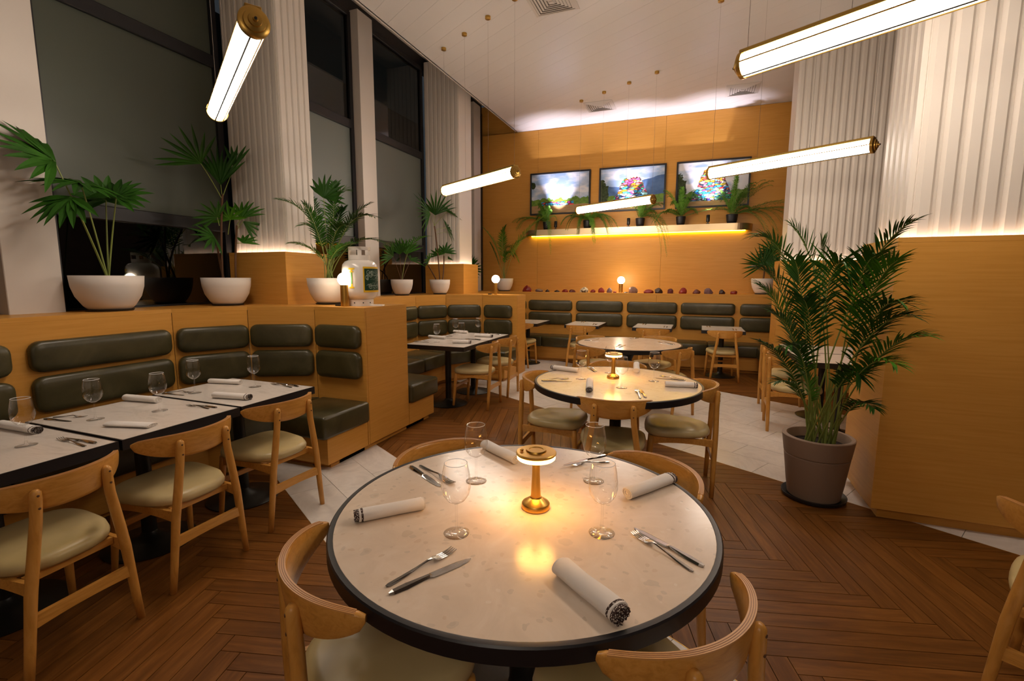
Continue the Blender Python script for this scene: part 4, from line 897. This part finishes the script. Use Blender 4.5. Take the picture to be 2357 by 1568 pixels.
# P2 : lady palm with canes
t = plant('potted_palm', 'lady palm with brown canes in a white bowl, before the first wooden plinth', 'plant', (-4.0, 3.16, LZ), GP)
bowl_pot(t, .2, .25)
for a, b_, c in (((-.02, -.02, .2), (.0, -.03, .62), H((-4.0200, 3.1983, 2.2459))), ((.06, .05, .2), (.08, .03, .4), H((-4.0200, 3.3221, 1.9835))), ((-.06, .04, .2), (-.07, 0, .3), H((-4.0200, 3.1125, 1.8101)))): obj('cane', tube(bmesh.new(), bez(a, b_, c, 6), .009, 8), M['cane'], t)
for base_, hub, dr, R, n, sp_, m_ in (((-4.0200, 3.1945, 2.1998), (-4.0200, 3.0144, 2.4766), (-4.0200, 2.8684, 2.6037), .36, 9, 120, 'leaf'), ((-4.0200, 3.1945, 2.1998), (-4.0200, 3.1882, 2.3311), (-4.0200, 3.2346, 2.6964), .40, 11, 80, 'leaf'), ((-4.0200, 3.1961, 2.2190), (-4.0200, 3.3414, 2.5131), (-4.0200, 3.4227, 2.8596), .26, 5, 60, 'leaf'),
        ((-4.0200, 3.3221, 1.9835), (-4.0200, 3.3785, 2.0611), (-4.0200, 3.5355, 2.3121), .26, 8, 110, 'leaf2'), ((-4.0200, 3.3189, 1.9436), (-4.0200, 3.3947, 2.0310), (-4.0200, 3.6562, 1.9118), .22, 4, 50, 'leaf'), ((-4.0200, 3.1460, 1.9655), (-4.0200, 3.1311, 2.0398), (-4.0200, 3.0144, 2.0995), .22, 8, 150, 'leaf'),
        ((-4.0200, 3.1125, 1.8101), (-4.0200, 3.0838, 1.8649), (-4.0200, 2.9354, 1.8528), .22, 8, 160, 'leaf'), ((-4.0200, 3.2262, 1.8960), (-4.0200, 3.2592, 2.0355), (-4.0200, 3.2230, 2.1275), .20, 8, 170, 'leaf2'), ((-4.0200, 3.3095, 1.8238), (-4.0200, 3.3789, 1.8286), (-4.0200, 3.4810, 1.9179), .16, 6, 120, 'leaf2')):
    fan(t, H(base_), H(hub), V3(*dr)-V3(*hub), R, n, sp_, m_, (.35, -.9, .2), .12, .032, .004)
# P3 : areca on the partition
t = plant('potted_palm', 'feathery palm in a white bowl beside the gas bottle, between it and the wooden plinth', 'plant', (-3.310, 3.699, LZ), GP)
bowl_pot(t, .2, .25)
for q in (((-3.3648, 3.7001, 1.6713), (-3.3557, 3.6677, 2.1951), (-3.5553, 3.3761, 2.2019), .17), ((-3.3452, 3.7076, 1.6714), (-3.4733, 3.8662, 2.3958), (-3.3209, 4.0294, 2.3723), .2), ((-3.2867, 3.7301, 1.6715), (-3.2781, 3.8191, 2.2941), (-3.3106, 3.8209, 2.3978), .16), ((-3.2671, 3.7376, 1.6716), (-3.1456, 3.7485, 2.1959), (-2.7372, 3.6690, 2.0495), .17), ((-3.2846, 3.7252, 1.6301), (-3.0974, 3.7390, 1.9930), (-2.6418, 3.6736, 1.8170), .16),
          ((-3.2876, 3.6100, 1.5864), (-3.2636, 3.5438, 1.8225), (-3.4340, 3.3693, 1.8143), .14), ((-3.3257, 3.7151, 1.6714), (-3.3115, 3.6679, 2.0735), (-3.4395, 3.4981, 1.9807), .14), ((-3.2456, 3.7402, 1.6302), (-3.2708, 3.8798, 1.9300), (-3.1647, 3.9941, 1.6799), .14), ((-3.3781, 3.8035, 1.6752), (-3.6016, 3.9835, 2.0361), (-3.7415, 3.9723, 2.3451), .15), ((-3.3062, 3.7226, 1.6715), (-3.1632, 3.6151, 2.0610), (-2.8909, 3.4897, 1.9602), .17), ((-3.3062, 3.7226, 1.6715), (-3.1971, 3.4817, 1.9703), (-3.2568, 3.3753, 2.1484), .16), ((-3.2671, 3.7376, 1.6716), (-3.2289, 3.8095, 2.0868), (-2.9812, 3.9218, 2.2121), .18), ((-3.2867, 3.7301, 1.6715), (-3.3590, 3.8693, 2.0993), (-3.3532, 3.9932, 2.1990), .18), ((-3.3062, 3.7226, 1.6715), (-3.1164, 3.4913, 1.8154), (-2.8122, 3.4991, 1.8088), .15)):
    frond(t, V3(random.uniform(-.05, .05), random.uniform(-.03, .03), .22), H(q[1]), H(q[2]), 23, q[3], .016, random.choice(('leaf', 'leaf', 'leaf2')), .0045, .35)
fan(t, V3(0, 0, .22), H((-3.3943, 3.7716, 2.2730)), V3((-3.3233, 3.8189, 2.4185))-V3((-3.3943, 3.7716, 2.2730)), .27, 11, 150, 'leaf', (.3, -.8, .5), .1, .04, .004)
# P4, P5
t = plant('potted_palm', 'small low palm in a white bowl right of the gas bottle', 'plant', (-4.1, 6.10, LZ), GP)
bowl_pot(t, .163, .235)
for hub, dr, R, n in (((-4.0500, 5.8271, 1.8174), (-4.0500, 5.5794, 1.9238), .3, 9), ((-4.0500, 6.1581, 1.8641), (-4.0500, 6.2871, 2.1598), .34, 9), ((-4.0500, 5.9898, 1.8558), (-4.0500, 5.9469, 2.1000), .28, 8), ((-4.0500, 6.2704, 1.7726), (-4.0500, 6.6448, 1.8541), .28, 8)): fan(t, V3(0, 0, .2), H(hub), V3(*dr)-V3(*hub), R, n, 100, 'leaf2' if R > .3 else 'leaf', (.3, -.9, .3), .12, .035, .005, stem='cane')
frond(t, (0, 0, .2), H((-4.0000, 6.0946, 2.1418)), H((-3.9500, 6.6204, 2.1523)), 14, .22, .02, 'leaf2', .005, .4)
t = plant('potted_palm', 'tall lady palm in a white bowl before the second wooden plinth', 'plant', (-3.86, 6.81, LZ), GP)
bowl_pot(t, .165, .235)
for a, b_, c in (((0, 0, .2), (-.02, 0, .7), H((-3.8800, 6.7056, 2.3241))), ((.05, 0, .2), (.08, 0, .4), H((-3.8800, 6.9970, 1.8675))), ((-.05, 0, .2), (-.1, 0, .3), H((-3.8800, 6.4873, 1.7127)))): obj('cane', tube(bmesh.new(), bez(a, b_, c, 6), .010, 8), M['cane'], t)
for base_, hub, dr, R, n, sp_ in (((-3.8800, 6.7056, 2.3241), (-3.8800, 6.5802, 2.4943), (-3.8800, 6.0416, 2.5604), .48, 10, 100), ((-3.8800, 6.7056, 2.3241), (-3.8800, 6.7382, 2.4941), (-3.8800, 6.8597, 2.8775), .46, 10, 110), ((-3.8800, 6.7056, 2.3241), (-3.8800, 7.1355, 2.5914), (-3.8800, 7.6070, 2.7836), .30, 9, 140), ((-3.8800, 6.7302, 2.2598), (-3.8800, 7.0984, 2.3294), (-3.8800, 7.3556, 2.3186), .26, 8, 170),
        ((-3.8800, 6.9970, 1.8675), (-3.8800, 7.0278, 1.9251), (-3.8800, 7.0911, 2.0835), .22, 9, 170), ((-3.8800, 6.7596, 1.9249), (-3.8800, 6.7991, 1.8723), (-3.8800, 6.7210, 1.9904), .18, 7, 160), ((-3.8800, 6.9948, 1.7973), (-3.8800, 7.1431, 1.8242), (-3.8800, 7.3443, 1.8831), .12, 5, 60), ((-3.8800, 6.4873, 1.7127), (-3.8800, 6.5289, 1.7936), (-3.8800, 6.4033, 1.8409), .16, 6, 150)):
    fan(t, H(base_), H(hub), V3(*dr)-V3(*hub), R, n, sp_, 'leaf', (.35, -.9, .2), .12, .034, .004)
fan(t, H((-3.8800, 6.7279, 2.1926)), H((-3.8800, 7.2771, 2.2755)), V3((-3.8800, 7.5965, 2.3265))-V3((-3.8800, 7.2771, 2.2755)), .16, 5, 40, 'dry', (.35, -.9, .2), .1, .02, .003)
# P6, P7 back left corner
t = plant('potted_palm', 'feathery palm in a white bowl in the back left corner, behind the slim globe lamp', 'plant', (-3.72, 9.24, LZ), GP)
bowl_pot(t, .185, .26)
for q in (((-3.8160, 9.2193, 2.2300), (-4.1474, 9.1346, 2.5383), .2), ((-3.7918, 9.2773, 2.5837), (-3.4492, 9.3115, 1.8775), .22), ((-3.6724, 9.2200, 2.2267), (-3.1027, 9.1898, 2.3811), .2), ((-3.7138, 9.2041, 2.2265), (-3.5353, 9.2363, 1.9632), .18), ((-3.4253, 9.0659, 2.3800), (-2.8564, 9.1121, 2.6988), .2), ((-3.8906, 9.1663, 2.0529), (-3.9991, 9.1490, 2.2293), .16), ((-3.8637, 9.3346, 2.4160), (-3.7464, 9.4043, 2.5951), .18)):
    frond(t, V3(0, 0, .2), H(q[0]), H(q[1]), 30, q[2], .02, 'fern' if random.random() < .4 else 'leaf2', .005, .3)
t = plant('potted_palm', 'small fan palm half hidden behind the second wooden plinth', 'plant', (-4.05, 8.25, LZ), GP)
bowl_pot(t, .16, .24)
for dr in ((.5, -.2, .7), (.8, -.1, .3), (-.3, -.2, .8)): fan(t, V3(0, 0, .2), V3(0, 0, .42), V3(*dr), .34, 11, 120, 'leaf', (.3, -.9, .3), .1, .03, .004)
# P8 back right
t = plant('potted_palm', 'small fan palm in a white bowl at the right end of the stone row', 'plant', (1.066, 9.300, LZ), GP)
bowl_pot(t, .19, .27)
obj('cane', tube(bmesh.new(), [(0, 0, .2), (.01, 0, .42)], .013, 8), M['cane'], t)
for hub, dr, R in (((1.0277, 9.1958, 1.7381), (0.8801, 9.1663, 1.9354), .42), ((1.0966, 9.2222, 1.7383), (1.1505, 9.2853, 2.0462), .40), ((1.0717, 9.2247, 1.8261), (1.3104, 9.1961, 1.8944), .36), ((1.1886, 9.2898, 1.9731), (1.1124, 9.2807, 2.1193), .33)): fan(t, V3(.01, 0, .4), H(hub), V3(*dr)-V3(*hub), R, 13, 170, 'leaf', (.1, -.95, .3), .08, .03, .005)

# ---- shelf ferns
SPOTX = (-2.66, -1.25, .13)
GF = 'black-potted ferns on the long shelf'
SZ = 2.36+.1155
for i, (x, lab, s, dirs) in enumerate(((-2.88, 'fern in a black pot at the left end of the shelf', .7, [(-1.0, .0), (-.9, -.25), (.1, .35), (.28, .3), (-.3, -.5), (.30, -.9), (-.2, .4)]), (-2.05, 'fern in a black pot, second from left on the shelf', 1, [(-.55, -.1), (-.4, -.2), (.5, -.1), (.45, -.35), (.2, -.45), (-.15, -.35), (.6, -.2)]),
        (-1.05, 'fern in a black pot, middle of the shelf', 1, [(-.6, -.2), (-.3, .3), (.1, .35), (.4, .2), (.55, -.5), (.5, -.75), (-.4, .1)]), (-.33, 'fern in a black pot, second from right on the shelf', 1, [(-.5, -.15), (-.3, .4), (.0, .45), (.25, .4), (.9, .0), (.95, -.3), (1.0, -.75)]),
        (.52, 'largest fern, in a black pot at the right end of the shelf', 1.15, [(-.5, .2), (-.25, .35), (.05, .6), (.5, .45), (.9, .1), (.8, -.2), (.6, -.7), (.65, -.4), (1.2, -.15), (.3, .4), (-.6, -.05)]))):
    t = plant('potted_fern', lab, 'plant', (x, YP-.16, SZ), GF)
    r = .085 if s < 1.1 else .098; r = .075 if s < .8 else r
    obj('pot', lathe([(0, .008), (r*.72, .008), (r*.86, .05), (r, .15), (r*.99, .165), (r*.93, .165), (r*.9, .12)], 28), M['dark_pot'], t, smooth=True); obj('soil', lathe([(0, .15), (r*.92, .15)], 16), M['soil'], t)
    obj('saucer', lathe([(0, 0), (r*.8, 0), (r*.84, .008), (0, .008)], 24), M['dark_pot'], t, ang=40)
    for dx, dz in dirs+[(-.18, .22), (.16, .26), (.0, .2), (-.3, .05), (.3, .02)]:
        for rep in range(4):
            dx2, dz2 = dx*random.uniform(.8, 1.05)*s, dz*random.uniform(.8, 1.1)*s; oy = -random.uniform(.02, .28) if dz2 < 0 else random.uniform(-.2, .05)
            if dz2 < 0: oy = min(oy, -.17)
            p2 = V3(dx2, oy, .18+dz2); p1 = V3(dx2*.75, oy, .22+max(.16, dz2*.8+.12))
            q0 = V3(random.uniform(-.03, .03), 0, .15)
            if any((q.x+x-sx)**2+(q.y-.16+.27)**2 < .0145 and q.z > .05 for q in bez(q0, p1, p2, 14) for sx in SPOTX): continue
            frond(t, q0, p1, p2, 46, .078, .008, 'fern', .0022, .06, 66, .15, tipk=.35, jit=.3)

# ---- big floor palm
t = plant('potted_palm', 'tall feathery palm in a taupe floor pot at right, before the big plinth', 'plant', (.83, 3.72, 0))
obj('saucer', lathe([(0, 0), (.175, 0), (.195, .012), (.198, .03), (.19, .03), (.17, .014), (0, .014)], 48), M['dark_pot'], t, ang=40)
obj('pot', lathe([(0, .015), (.155, .015), (.160, .02), (.175, .12), (.197, .30), (.198, .306), (.193, .309), (.195, .313), (.2, .318), (.216, .432), (.217, .44), (.212, .444), (.19, .444), (.186, .438), (.175, .36)], 56), M['taupe'], t, ang=35)
obj('soil', lathe([(0, .385), (.18, .38)], 24), M['soil'], t)
FR3 = [((0.608, 3.653, 1.851), (0.351, 3.536, 1.779), 0.25), ((0.746, 3.595, 1.948), (0.862, 3.418, 1.513), 0.3), ((0.827, 3.737, 1.6), (0.57, 3.7, 1.858), 0.26), ((0.869, 3.379, 1.715), (1.043, 3.156, 1.803), 0.24), ((0.857, 3.43, 1.616), (0.908, 3.197, 1.631), 0.3), ((0.893, 3.291, 1.513), (0.985, 3.124, 1.604), 0.28), ((0.896, 3.285, 1.464), (1.006, 3.07, 1.377), 0.28), ((0.605, 3.669, 1.571), (0.381, 3.631, 1.571), 0.28), ((0.555, 3.599, 1.4), (0.394, 3.564, 1.456), 0.26), ((0.633, 3.525, 1.513), (0.559, 3.411, 1.619), 0.28), ((0.786, 3.706, 1.571), (0.754, 3.733, 1.742), 0.3), ((0.909, 3.231, 1.367), (1.069, 3.129, 1.306), 0.26), ((0.924, 3.171, 1.227), (1.139, 3.117, 1.206), 0.24), ((0.91, 3.25, 1.168), (0.984, 3.002, 1.064), 0.22), ((0.642, 3.602, 1.23), (0.468, 3.555, 1.285), 0.24), ((0.628, 3.435, 1.023), (0.365, 3.228, 1.132), 0.18), ((0.628, 3.527, 0.894), (0.523, 3.468, 0.84), 0.16), ((0.883, 3.369, 1.101), (0.912, 3.265, 0.938), 0.22), ((0.692, 3.523, 1.349), (0.62, 3.397, 1.38), 0.28), ((0.761, 3.62, 0.828), (0.657, 3.631, 0.907), 0.2), ((0.899, 3.321, 0.874), (0.945, 3.12, 0.797), 0.18), ((0.673, 3.487, 1.185), (0.532, 3.312, 1.089), 0.22)]
for i, (p1, p2, ll) in enumerate(FR3):
    c = (-.055, -.02) if i % 2 else (.06, .02)
    p0 = V3(c[0]+random.uniform(-.04, .04), c[1]+random.uniform(-.04, .04), .37)
    frond(t, p0, loc_(t, p1), loc_(t, p2), 27, ll*.92, .0145, 'leaf' if random.random() < .7 else 'leaf2', .006, .42, 48, .3)
for k in range(9):
    a = random.uniform(0, 6.28); x, y = (-.055 if k % 2 else .06)+.03*math.cos(a), .03*math.sin(a)
    obj('cane', tube(bmesh.new(), [(x, y, .37), (x*1.15, y*1.2, .62), (x*1.3, y*1.4, .85)], [.010, .007, .005], 8), M['stem'], t)

# ================================================================ STONES, LEDGE LAMPS, GAS BOTTLE
STC = {'r': '#6E1A16', 'm': '#4E1A1A', 'p': '#5A4448', 'd': '#2E1E1E', 'w': '#C8B898', 'g': '#6E5248'}
STM = {}
for k, c in STC.items():
    STM[k] = mat('stone_'+{'r': 'red', 'm': 'maroon', 'p': 'mauve', 'd': 'dark', 'w': 'pale', 'g': 'brown'}[k], c, .4)
    if k == 'w': base(STM[k], ramp(STM[k], noise(STM[k], coords(STM[k], (1, 1, 1)), 22, 5), [(.42, '#4A3A2A'), (.5, '#C8B898'), (.7, '#DACDB4')]))
    else: base(STM[k], ramp(STM[k], noise(STM[k], coords(STM[k], (1, 1, 1)), 14, 5), [(.3, c), (.75, '#%02X%02X%02X' % tuple(min(255, int(int(c[i:i+2], 16)*1.35)) for i in (1, 3, 5)))]))
random.seed(21)
ST = [(-3.159, 0.208, 0.13, 'r'), (-2.906, 0.155, 0.06, 'p'), (-2.734, 0.091, 0.051, 'd'), (-2.54, 0.106, 0.042, 'd'), (-2.374, 0.129, 0.059, 'r'), (-2.228, 0.134, 0.054, 'm'), (-2.012, 0.174, 0.1, 'w'), (-1.835, 0.099, 0.058, 'r'), (-1.675, 0.12, 0.098, 'r'), (-1.521, 0.106, 0.098, 'p'), (-1.424, 0.073, 0.028, 'r'), (-1.229, 0.064, 0.02, 'd'), (-1.099, 0.188, 0.12, 'g'), (-0.813, 0.18, 0.071, 'r'), (-0.638, 0.145, 0.102, 'd'), (-0.437, 0.104, 0.086, 'm'), (-0.226, 0.138, 0.108, 'r'), (0.004, 0.132, 0.08, 'm'), (0.198, 0.148, 0.102, 'p'), (0.412, 0.113, 0.078, 'd'), (0.605, 0.122, 0.065, 'r')]
names = ['big maroon stone at the left end of the row', 'flat mauve stone, second in the row', 'small dark stone, third in the row', 'thin dark sliver of stone, fourth in the row', 'flat red stone with a small hump, fifth in the row', 'flat maroon stone just left of the pale one', 'pale speckled stone', 'small red wedge stone just right of the pale one', 'red stone with a rounded right shoulder',
         'mauve stone leaning left of the globe lamp', 'small flat red stone touching the mauve one', 'thin dark stone at the foot of the globe lamp', 'big brown stone right of the globe lamp', 'long low red stone', 'dark wedge stone with a peak at its right', 'small maroon rounded stone', 'large bright red stone in the right half of the row', 'low maroon stone pointing left', 'grey-mauve boulder-shaped stone', 'squarish dark stone', 'small flat red stone at the right end of the row']
for (x, w, h, k), nm in zip(ST, names):
    bm = bmesh.new(); bmesh.ops.create_icosphere(bm, subdivisions=2, radius=1); sd = random.random()*50
    ax = [Vector((random.uniform(-1, 1), random.uniform(-1, 1), random.uniform(-.3, 1))).normalized() for _ in range(7)]
    for v in bm.verts:
        for a in ax:
            q = v.co.dot(a)-.72
            if q > 0: v.co -= a*q
    mx = [max(abs(v.co[i]) for v in bm.verts) for i in range(2)]; z1 = max(v.co.z for v in bm.verts); zb = -.35
    for v in bm.verts: v.co = Vector((v.co.x/mx[0]*w/2, v.co.y/mx[1]*min(w*.4, .07), (max(v.co.z, zb)-zb)/(z1-zb)*h))
    o = obj('stone', bm, STM[k], smooth=False, loc=(x, 9.06, LZ)); tag(o, nm+', on the back ledge', 'stone', 'polished stones on the back ledge')
def globe_lamp(label, p, r, h, R):
    t = thing('globe_lamp', label, 'lamp', p, 0, 'globe lamps on the ledges')
    obj('post', lathe([(0, 0), (r, 0), (r, h), (r*.8, h+.002), (0, h+.002)], 32), M['brass'], t, ang=40)
    bm = bmesh.new(); bmesh.ops.create_uvsphere(bm, u_segments=32, v_segments=16, radius=R); obj('globe', bm, M['globe'], t, smooth=True, loc=(0, 0, h+R-.006))
    return t
l1 = globe_lamp('globe lamp on a thick brass post in front of the gas bottle', (-2.927, 3.460, LZ), .037, .19, .057)
l2 = globe_lamp('globe lamp on a slim brass post at the end of the second booth partition', (-2.973, 7.020, LZ), .024, .19, .062)
l3 = globe_lamp('globe lamp on a brass post among the stones on the back ledge', (-1.327, 9.160, LZ), .038, .17, .068)
for l, a in ((l1, (-.09, .02)), (l2, (-.10, .0)), (l3, (.10, .0))):
    obj('plug_pack', B(-.03, .03, -.015, .015, 0, .016, bev=.004), M['black'], l, loc=(a[0], a[1], 0)); 
t = thing('gas_bottle', 'white painted gas bottle with a yellow-framed green board, on the partition ledge', 'gas bottle', (-2.880, 3.620, LZ), 0)
R = .158
obj('body', lathe([(0, .048), (.06, .05), (.12, .064), (.15, .095), (R, .14), (R, .33), (.15, .372), (.13, .398), (.09, .415), (.05, .42), (0, .42)], 64), M['tank'], t, smooth=True)
obj('foot_ring', lathe([(.105, 0), (.112, 0), (.112, .06), (.105, .06), (.105, 0)], 48), M['tank'], t, ang=40)
a0 = math.radians(-70)
def arc(bm, r0, r1, z0, z1, a, b, n=24):
    rg = []
    for i in range(n+1):
        th = rad(lerp(a, b, i/n)); c, s = math.cos(th), math.sin(th); rg.append([(r0*c, r0*s, z0), (r1*c, r1*s, z0), (r1*c, r1*s, z1), (r0*c, r0*s, z1)])
    return loops(bm, rg)
bm = bmesh.new(); r0_, r1_ = .092, .0965
arc(bm, r0_, r1_, .415, .455, -215, 95, 40); arc(bm, r0_, r1_, .50, .53, -215, 95, 40)
for a, b in ((-215, -160), (-137, -120), (-62, -40), (70, 95)): arc(bm, r0_, r1_, .455, .50, a, b, 6)
obj('collar', bm, M['tank'], t, ang=40)
obj('valve', lathe([(0, .42), (.018, .42), (.018, .45), (.012, .46), (.012, .48), (.02, .485), (.02, .495), (0, .497)], 16), M['gold'], t, ang=40)
def patch(rr, z0, z1, a, b, nx=30, nz=24, fn=None, m=None, name='patch'):
    me = bpy.data.meshes.new(name); vs, fs = [], []
    for j in range(nz+1):
        for i in range(nx+1):
            th = rad(lerp(a, b, i/nx)); vs.append((rr*math.cos(th), rr*math.sin(th), lerp(z0, z1, j/nz)))
    for j in range(nz):
        for i in range(nx): k = j*(nx+1)+i; fs.append((k, k+1, k+nx+2, k+nx+1))
    me.from_pydata(vs, [], fs)
    if fn is not None:
        X, Z = np.meshgrid(np.linspace(0, 1, nx+1), np.linspace(0, 1, nz+1)); c = fn(X, Z); c = np.where(c <= .04045, c/12.92, ((c+.055)/1.055)**2.4)
        at = me.color_attributes.new('Col', 'FLOAT_COLOR', 'POINT'); at.data.foreach_set('color', np.concatenate([c.reshape(-1, 3), np.ones((c.shape[0]*c.shape[1], 1))], 1).ravel().astype('f'))
    return obj(name, me, m, t, smooth=True)
def board(X, Z):
    c = np.ones(X.shape+(3,))*np.array([.12, .24, .17]); rs = np.random.RandomState(3); ink = np.zeros(X.shape)
    for k in range(40):      # loose white chalk strokes
        x0, z0, am, ph, ln, fr = rs.uniform(.05, .9), rs.uniform(.06, .94), rs.uniform(.01, .05), rs.uniform(0, 6), rs.uniform(.1, .5), rs.uniform(10, 40)
        ink = np.maximum(ink, ((np.abs(Z-z0-am*np.sin(X*fr+ph)) < .009) & (X > x0) & (X < x0+ln))*rs.uniform(.4, 1))
    for k in range(8):
        x0, z0, r = rs.uniform(.1, .45), rs.uniform(.1, .9), rs.uniform(.03, .10); ink = np.maximum(ink, (np.abs(np.hypot(X-x0, (Z-z0)*.8)-r) < .012)*.8)
    return c*(1-ink[..., None]*.75)+ink[..., None]*.75*np.array([.8, .82, .78])
F0 = -51.5   # azimuth facing the camera
ca, cb = F0+9, F0+80
patch(R+.0012, .125, .352, ca, cb, 30, 12, None, M['yellow'], 'yellow_border'); patch(R+.0024, .142, .335, ca+4, cb-3, 160, 120, board, attr_mat('chalk_board', .6, .2), 'green_board')
y0 = F0-27
patch(R+.0014, .17, .33, y0-3.2, y0+3.2, 6, 6, None, M['yellow'], 'yellow_figure'); patch(R+.0016, .325, .34, y0-10, y0+10, 8, 2, None, M['yellow'], 'yellow_figure'); patch(R+.0016, .16, .175, y0-9, y0+8, 8, 2, None, M['yellow'], 'yellow_figure'); patch(R+.0016, .30, .31, y0-6, y0+7, 8, 2, None, M['yellow'], 'yellow_figure')
patch(R+.0026, .20, .30, y0-1.8, y0+1.8, 6, 6, None, M['gpaint'], 'green_figure')
for a in (F0-30, F0+10, F0+45): obj('rivet', lathe([(0, .0), (.006, 0), (.005, .003), (0, .004)], 10), M['black'], t, loc=(.1125*math.cos(rad(a)), .1125*math.sin(rad(a)), .03), rot=(0, PI/2, rad(a)))
tag(obj('card', B(-.06, .06, -.035, .035, 0, .012, bev=.001), M['paper'], loc=(-2.703, 3.620, LZ), rot=(0, 0, .35)), 'small white card lying on the ledge right of the gas bottle', 'card')
